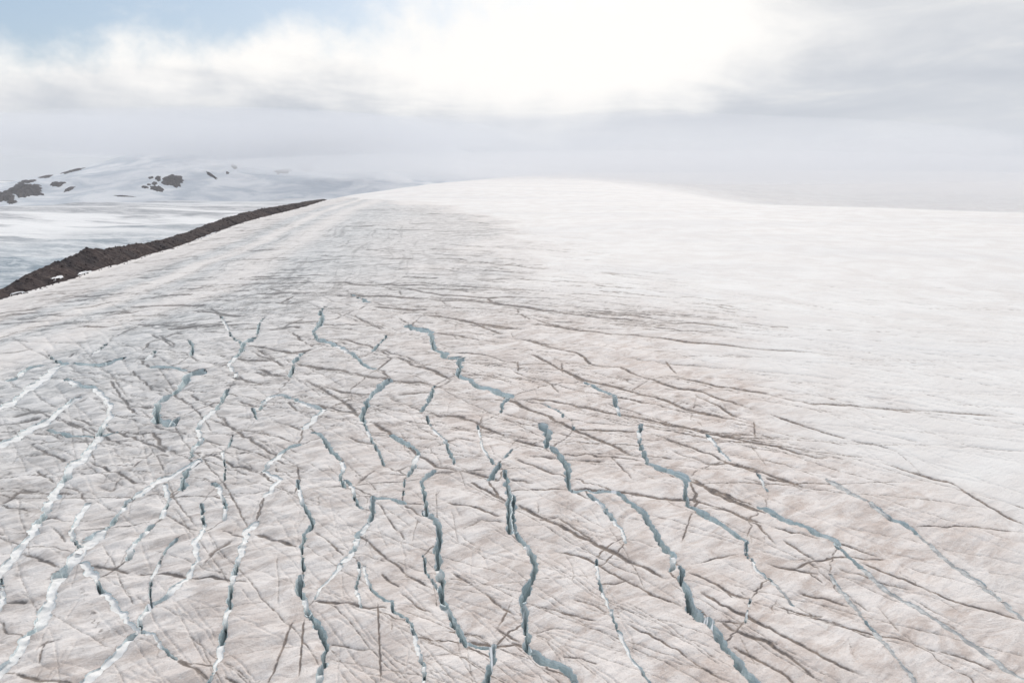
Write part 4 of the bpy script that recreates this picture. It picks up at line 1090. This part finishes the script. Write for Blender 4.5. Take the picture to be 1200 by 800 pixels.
gx = bx[:, None] + nx_[:, None] * off; gy = by[:, None] + ny_[:, None] * off
gz0 = base_z(gx, gy)
prof = np.where(cr[None, :] < 0, 1 - np.abs(cr[None, :]) ** 1.5, (1 - cr[None, :]) ** 1.0)
crest_z = base_z(bx, by)[:, None] + H[:, None]
lowz = np.where(cr[None, :] < 0, surf_z(bx + nx_ * toe, by + ny_ * toe)[:, None] - 0.6, VZ - 20)
gz = lowz + (crest_z - lowz) * prof
amp = np.clip(H, 0.4, 14)[:, None]
gz = gz + amp * prof * (0.10 * fbm(gx / 16, gy / 16, 83, 4, 0.6) + 0.09 * fbm(gx / 4.5, gy / 4.5, 86, 4, 0.65)) * np.where(cr[None, :] > 0.5, 2, 1)
ridge = mesh_obj('moraine_ridge', np.stack([gx, gy, gz], -1).reshape(-1, 3), grid_faces(ns, nc)[:, ::-1], m_rock, smooth=False)
tag(ridge, 'long dark rubble ridge running along the edge of the ice', 'ridge')
for (pc, cc_, ln, wd_, ) in [(19, -.84, 16, .05), (70, -.72, 14, .035), (96, -.92, 18, .04), (232, -.96, 30, .04)]:
    k0 = int(np.argmin(np.abs(pxs - pc))); dk = max(4, int(ln / abs(np.gradient(pxs)[k0]) / 2))
    ks = np.arange(max(0, k0 - dk), min(ns - 1, k0 + dk)); c0_ = int((cc_ + 1) / 2 * (nc - 1)); dc = max(2, int(round(wd_ * nc)))
    cs = np.arange(max(0, c0_ - dc), min(nc // 2, c0_ + dc))
    U, Vv = np.meshgrid((ks - k0) / dk, (cs - c0_) / dc, indexing='ij')
    sub = np.stack([gx[np.ix_(ks, cs)], gy[np.ix_(ks, cs)], gz[np.ix_(ks, cs)]], -1)
    lump = 1 - (U ** 2 + (Vv + 0.5 * U * np.sin(pc)) ** 2) * (1 + 1.6 * fbm(U * 2.2 + pc, Vv * 1.6, 88, 3))
    sub[..., 2] += np.clip(lump * 2 + 0.3, -0.9, 0.9)
    keepf = (lump[:-1, :-1] > -0.5)
    mesh_obj('snow_patch', sub.reshape(-1, 3), grid_faces(len(ks), len(cs), keepf)[:, ::-1], m_snow, ridge)

# loose blocks strewn along the foot and face of the ridge
rb = np.random.default_rng(3)
ico = np.array([(0, 0, 1), (.894, 0, .447), (.276, .851, .447), (-.724, .526, .447), (-.724, -.526, .447), (.276, -.851, .447), (.724, .526, -.447), (-.276, .851, -.447), (-.894, 0, -.447), (-.276, -.851, -.447), (.724, -.526, -.447), (0, 0, -1)])
icf = np.array([(0,1,2),(0,2,3),(0,3,4),(0,4,5),(0,5,1),(1,6,2),(2,7,3),(3,8,4),(4,9,5),(5,10,1),(2,6,7),(3,7,8),(4,8,9),(5,9,10),(1,10,6),(6,11,7),(7,11,8),(8,11,9),(9,11,10),(10,11,6)])
VV, FF = [], []
for k in range(800):
    i = int(rb.integers(60, ns - 40))
    if H[i] < 0.8:
        continue
    if rb.random() < 0.3:                                           # out on the ice in front of the toe
        o_ = toe[i] - abs(rb.normal(0, 1.6)); x, y = bx[i] + nx_[i] * o_, by[i] + ny_[i] * o_; z = float(surf_z(np.array([x]), np.array([y]))[0]); sz = rb.uniform(0.2, 0.6)
    else:
        j = int(rb.integers(1, nc // 2 + 2)); x, y, z = gx[i, j], gy[i, j], gz[i, j]; sz = rb.uniform(0.3, 1.0)
    v = ico * (1 + rb.uniform(-.35, .35, (12, 1))) * sz * rb.uniform(0.6, 1.25, 3)
    FF.append(icf + 12 * len(VV)); VV.append(v + np.array([x, y, z]))
rub = mesh_obj('rubble', np.concatenate(VV), np.concatenate(FF), m_rock, ridge, smooth=False)
rub['kind'] = 'stuff'

# ------------------------------------------------------------------ air
def volume_mat(name, density, color=(1, 1, 1, 1), aniso=0.0):
    m = bpy.data.materials.new(name); m.use_nodes = True
    q = N(m.node_tree)
    v = q.new('ShaderNodeVolumePrincipled'); v.inputs['Color'].default_value = color; v.inputs['Density'].default_value = density; v.inputs['Anisotropy'].default_value = aniso
    o = q.new('ShaderNodeOutputMaterial'); q.t.links.new(v.outputs[0], o.inputs['Volume'])
    return m


def box(name, lo, hi, mat):
    v = np.array([(x, y, z) for x in (lo[0], hi[0]) for y in (lo[1], hi[1]) for z in (lo[2], hi[2])])
    f = np.array([(0, 1, 3, 2), (4, 6, 7, 5), (0, 4, 5, 1), (2, 3, 7, 6), (0, 2, 6, 4), (1, 5, 7, 3)])
    return mesh_obj(name, v, f, mat, smooth=False)


allz = [o.bound_box for o in bpy.data.objects if o.type == 'MESH']
hz = box('haze', (-9500, -7000, -900), (9500, 9500, 330), volume_mat('haze_air', 0.00004, rgb(0.955, 0.97, 1.0)))
tag(hz, 'thin pale haze over the whole scene', 'haze', kind='stuff')


def fog(px, py, r, sx, sy, sz, dens, seed, alb=0.955):
    """A lens-shaped bank of low cloud; thin towards its rim."""
    d = rays(px, py); a = math.atan2(d[0], d[1]); e = d[2] / math.hypot(d[0], d[1])
    c = np.array([r * math.sin(a), r * math.cos(a), CAM_Z + r * e])
    nu, nv = 72, 24
    U, Vv = np.meshgrid(np.linspace(0, 2 * np.pi, nu, endpoint=False), np.linspace(-np.pi / 2, np.pi / 2, nv), indexing='ij')
    k = 1 + 0.22 * fbm(np.cos(U) * 1.5 + seed, np.sin(U) * 1.5 + Vv * 0.8, 400 + seed, 3)
    x, y, z = np.cos(Vv) * np.cos(U) * sx * k, np.cos(Vv) * np.sin(U) * sy * k, np.sin(Vv) * sz * (0.8 + 0.2 * k)
    ca_, sa_ = math.cos(-a), math.sin(-a)
    v = np.stack([x * ca_ - y * sa_, x * sa_ + y * ca_, z], -1).reshape(-1, 3)
    i, j = np.meshgrid(np.arange(nu), np.arange(nv - 1), indexing='ij')
    f = np.stack([i * nv + j, ((i + 1) % nu) * nv + j, ((i + 1) % nu) * nv + j + 1, i * nv + j + 1], -1).reshape(-1, 4)
    o = mesh_obj('fog_bank', v, f, volume_mat('fog_air', dens, rgb(alb, alb + 0.01, alb + 0.035), 0.0))
    o.location = c
    return o


tag(fog(300, 158, 5000, 1700, 750, 160, 0.0013, 1), 'pale fog hiding the top of the snow mountain', 'fog', 'low fog banks on the skyline', 'stuff')
tag(fog(90, 160, 5700, 1900, 700, 140, 0.0008, 2), 'thin fog above the lower shoulder of the snow mountain', 'fog', 'low fog banks on the skyline', 'stuff')
tag(fog(400, 182, 4500, 800, 450, 105, 0.0022, 5), 'pale mist over the far end of the mountain slope', 'fog', 'low fog banks on the skyline', 'stuff')
tag(fog(660, 172, 4300, 2600, 700, 190, 0.0006, 3, 0.92), 'grey fog behind the crest of the glacier', 'fog', 'low fog banks on the skyline', 'stuff')
tag(fog(770, 196, 2300, 1500, 420, 52, 0.0016, 6, 0.93), 'thin mist lying on the crest of the glacier', 'fog', 'low fog banks on the skyline', 'stuff')
tag(fog(1080, 203, 2500, 1700, 550, 105, 0.0010, 4, 0.88), 'grey fog behind the nearer snow dome', 'fog', 'low fog banks on the skyline', 'stuff')
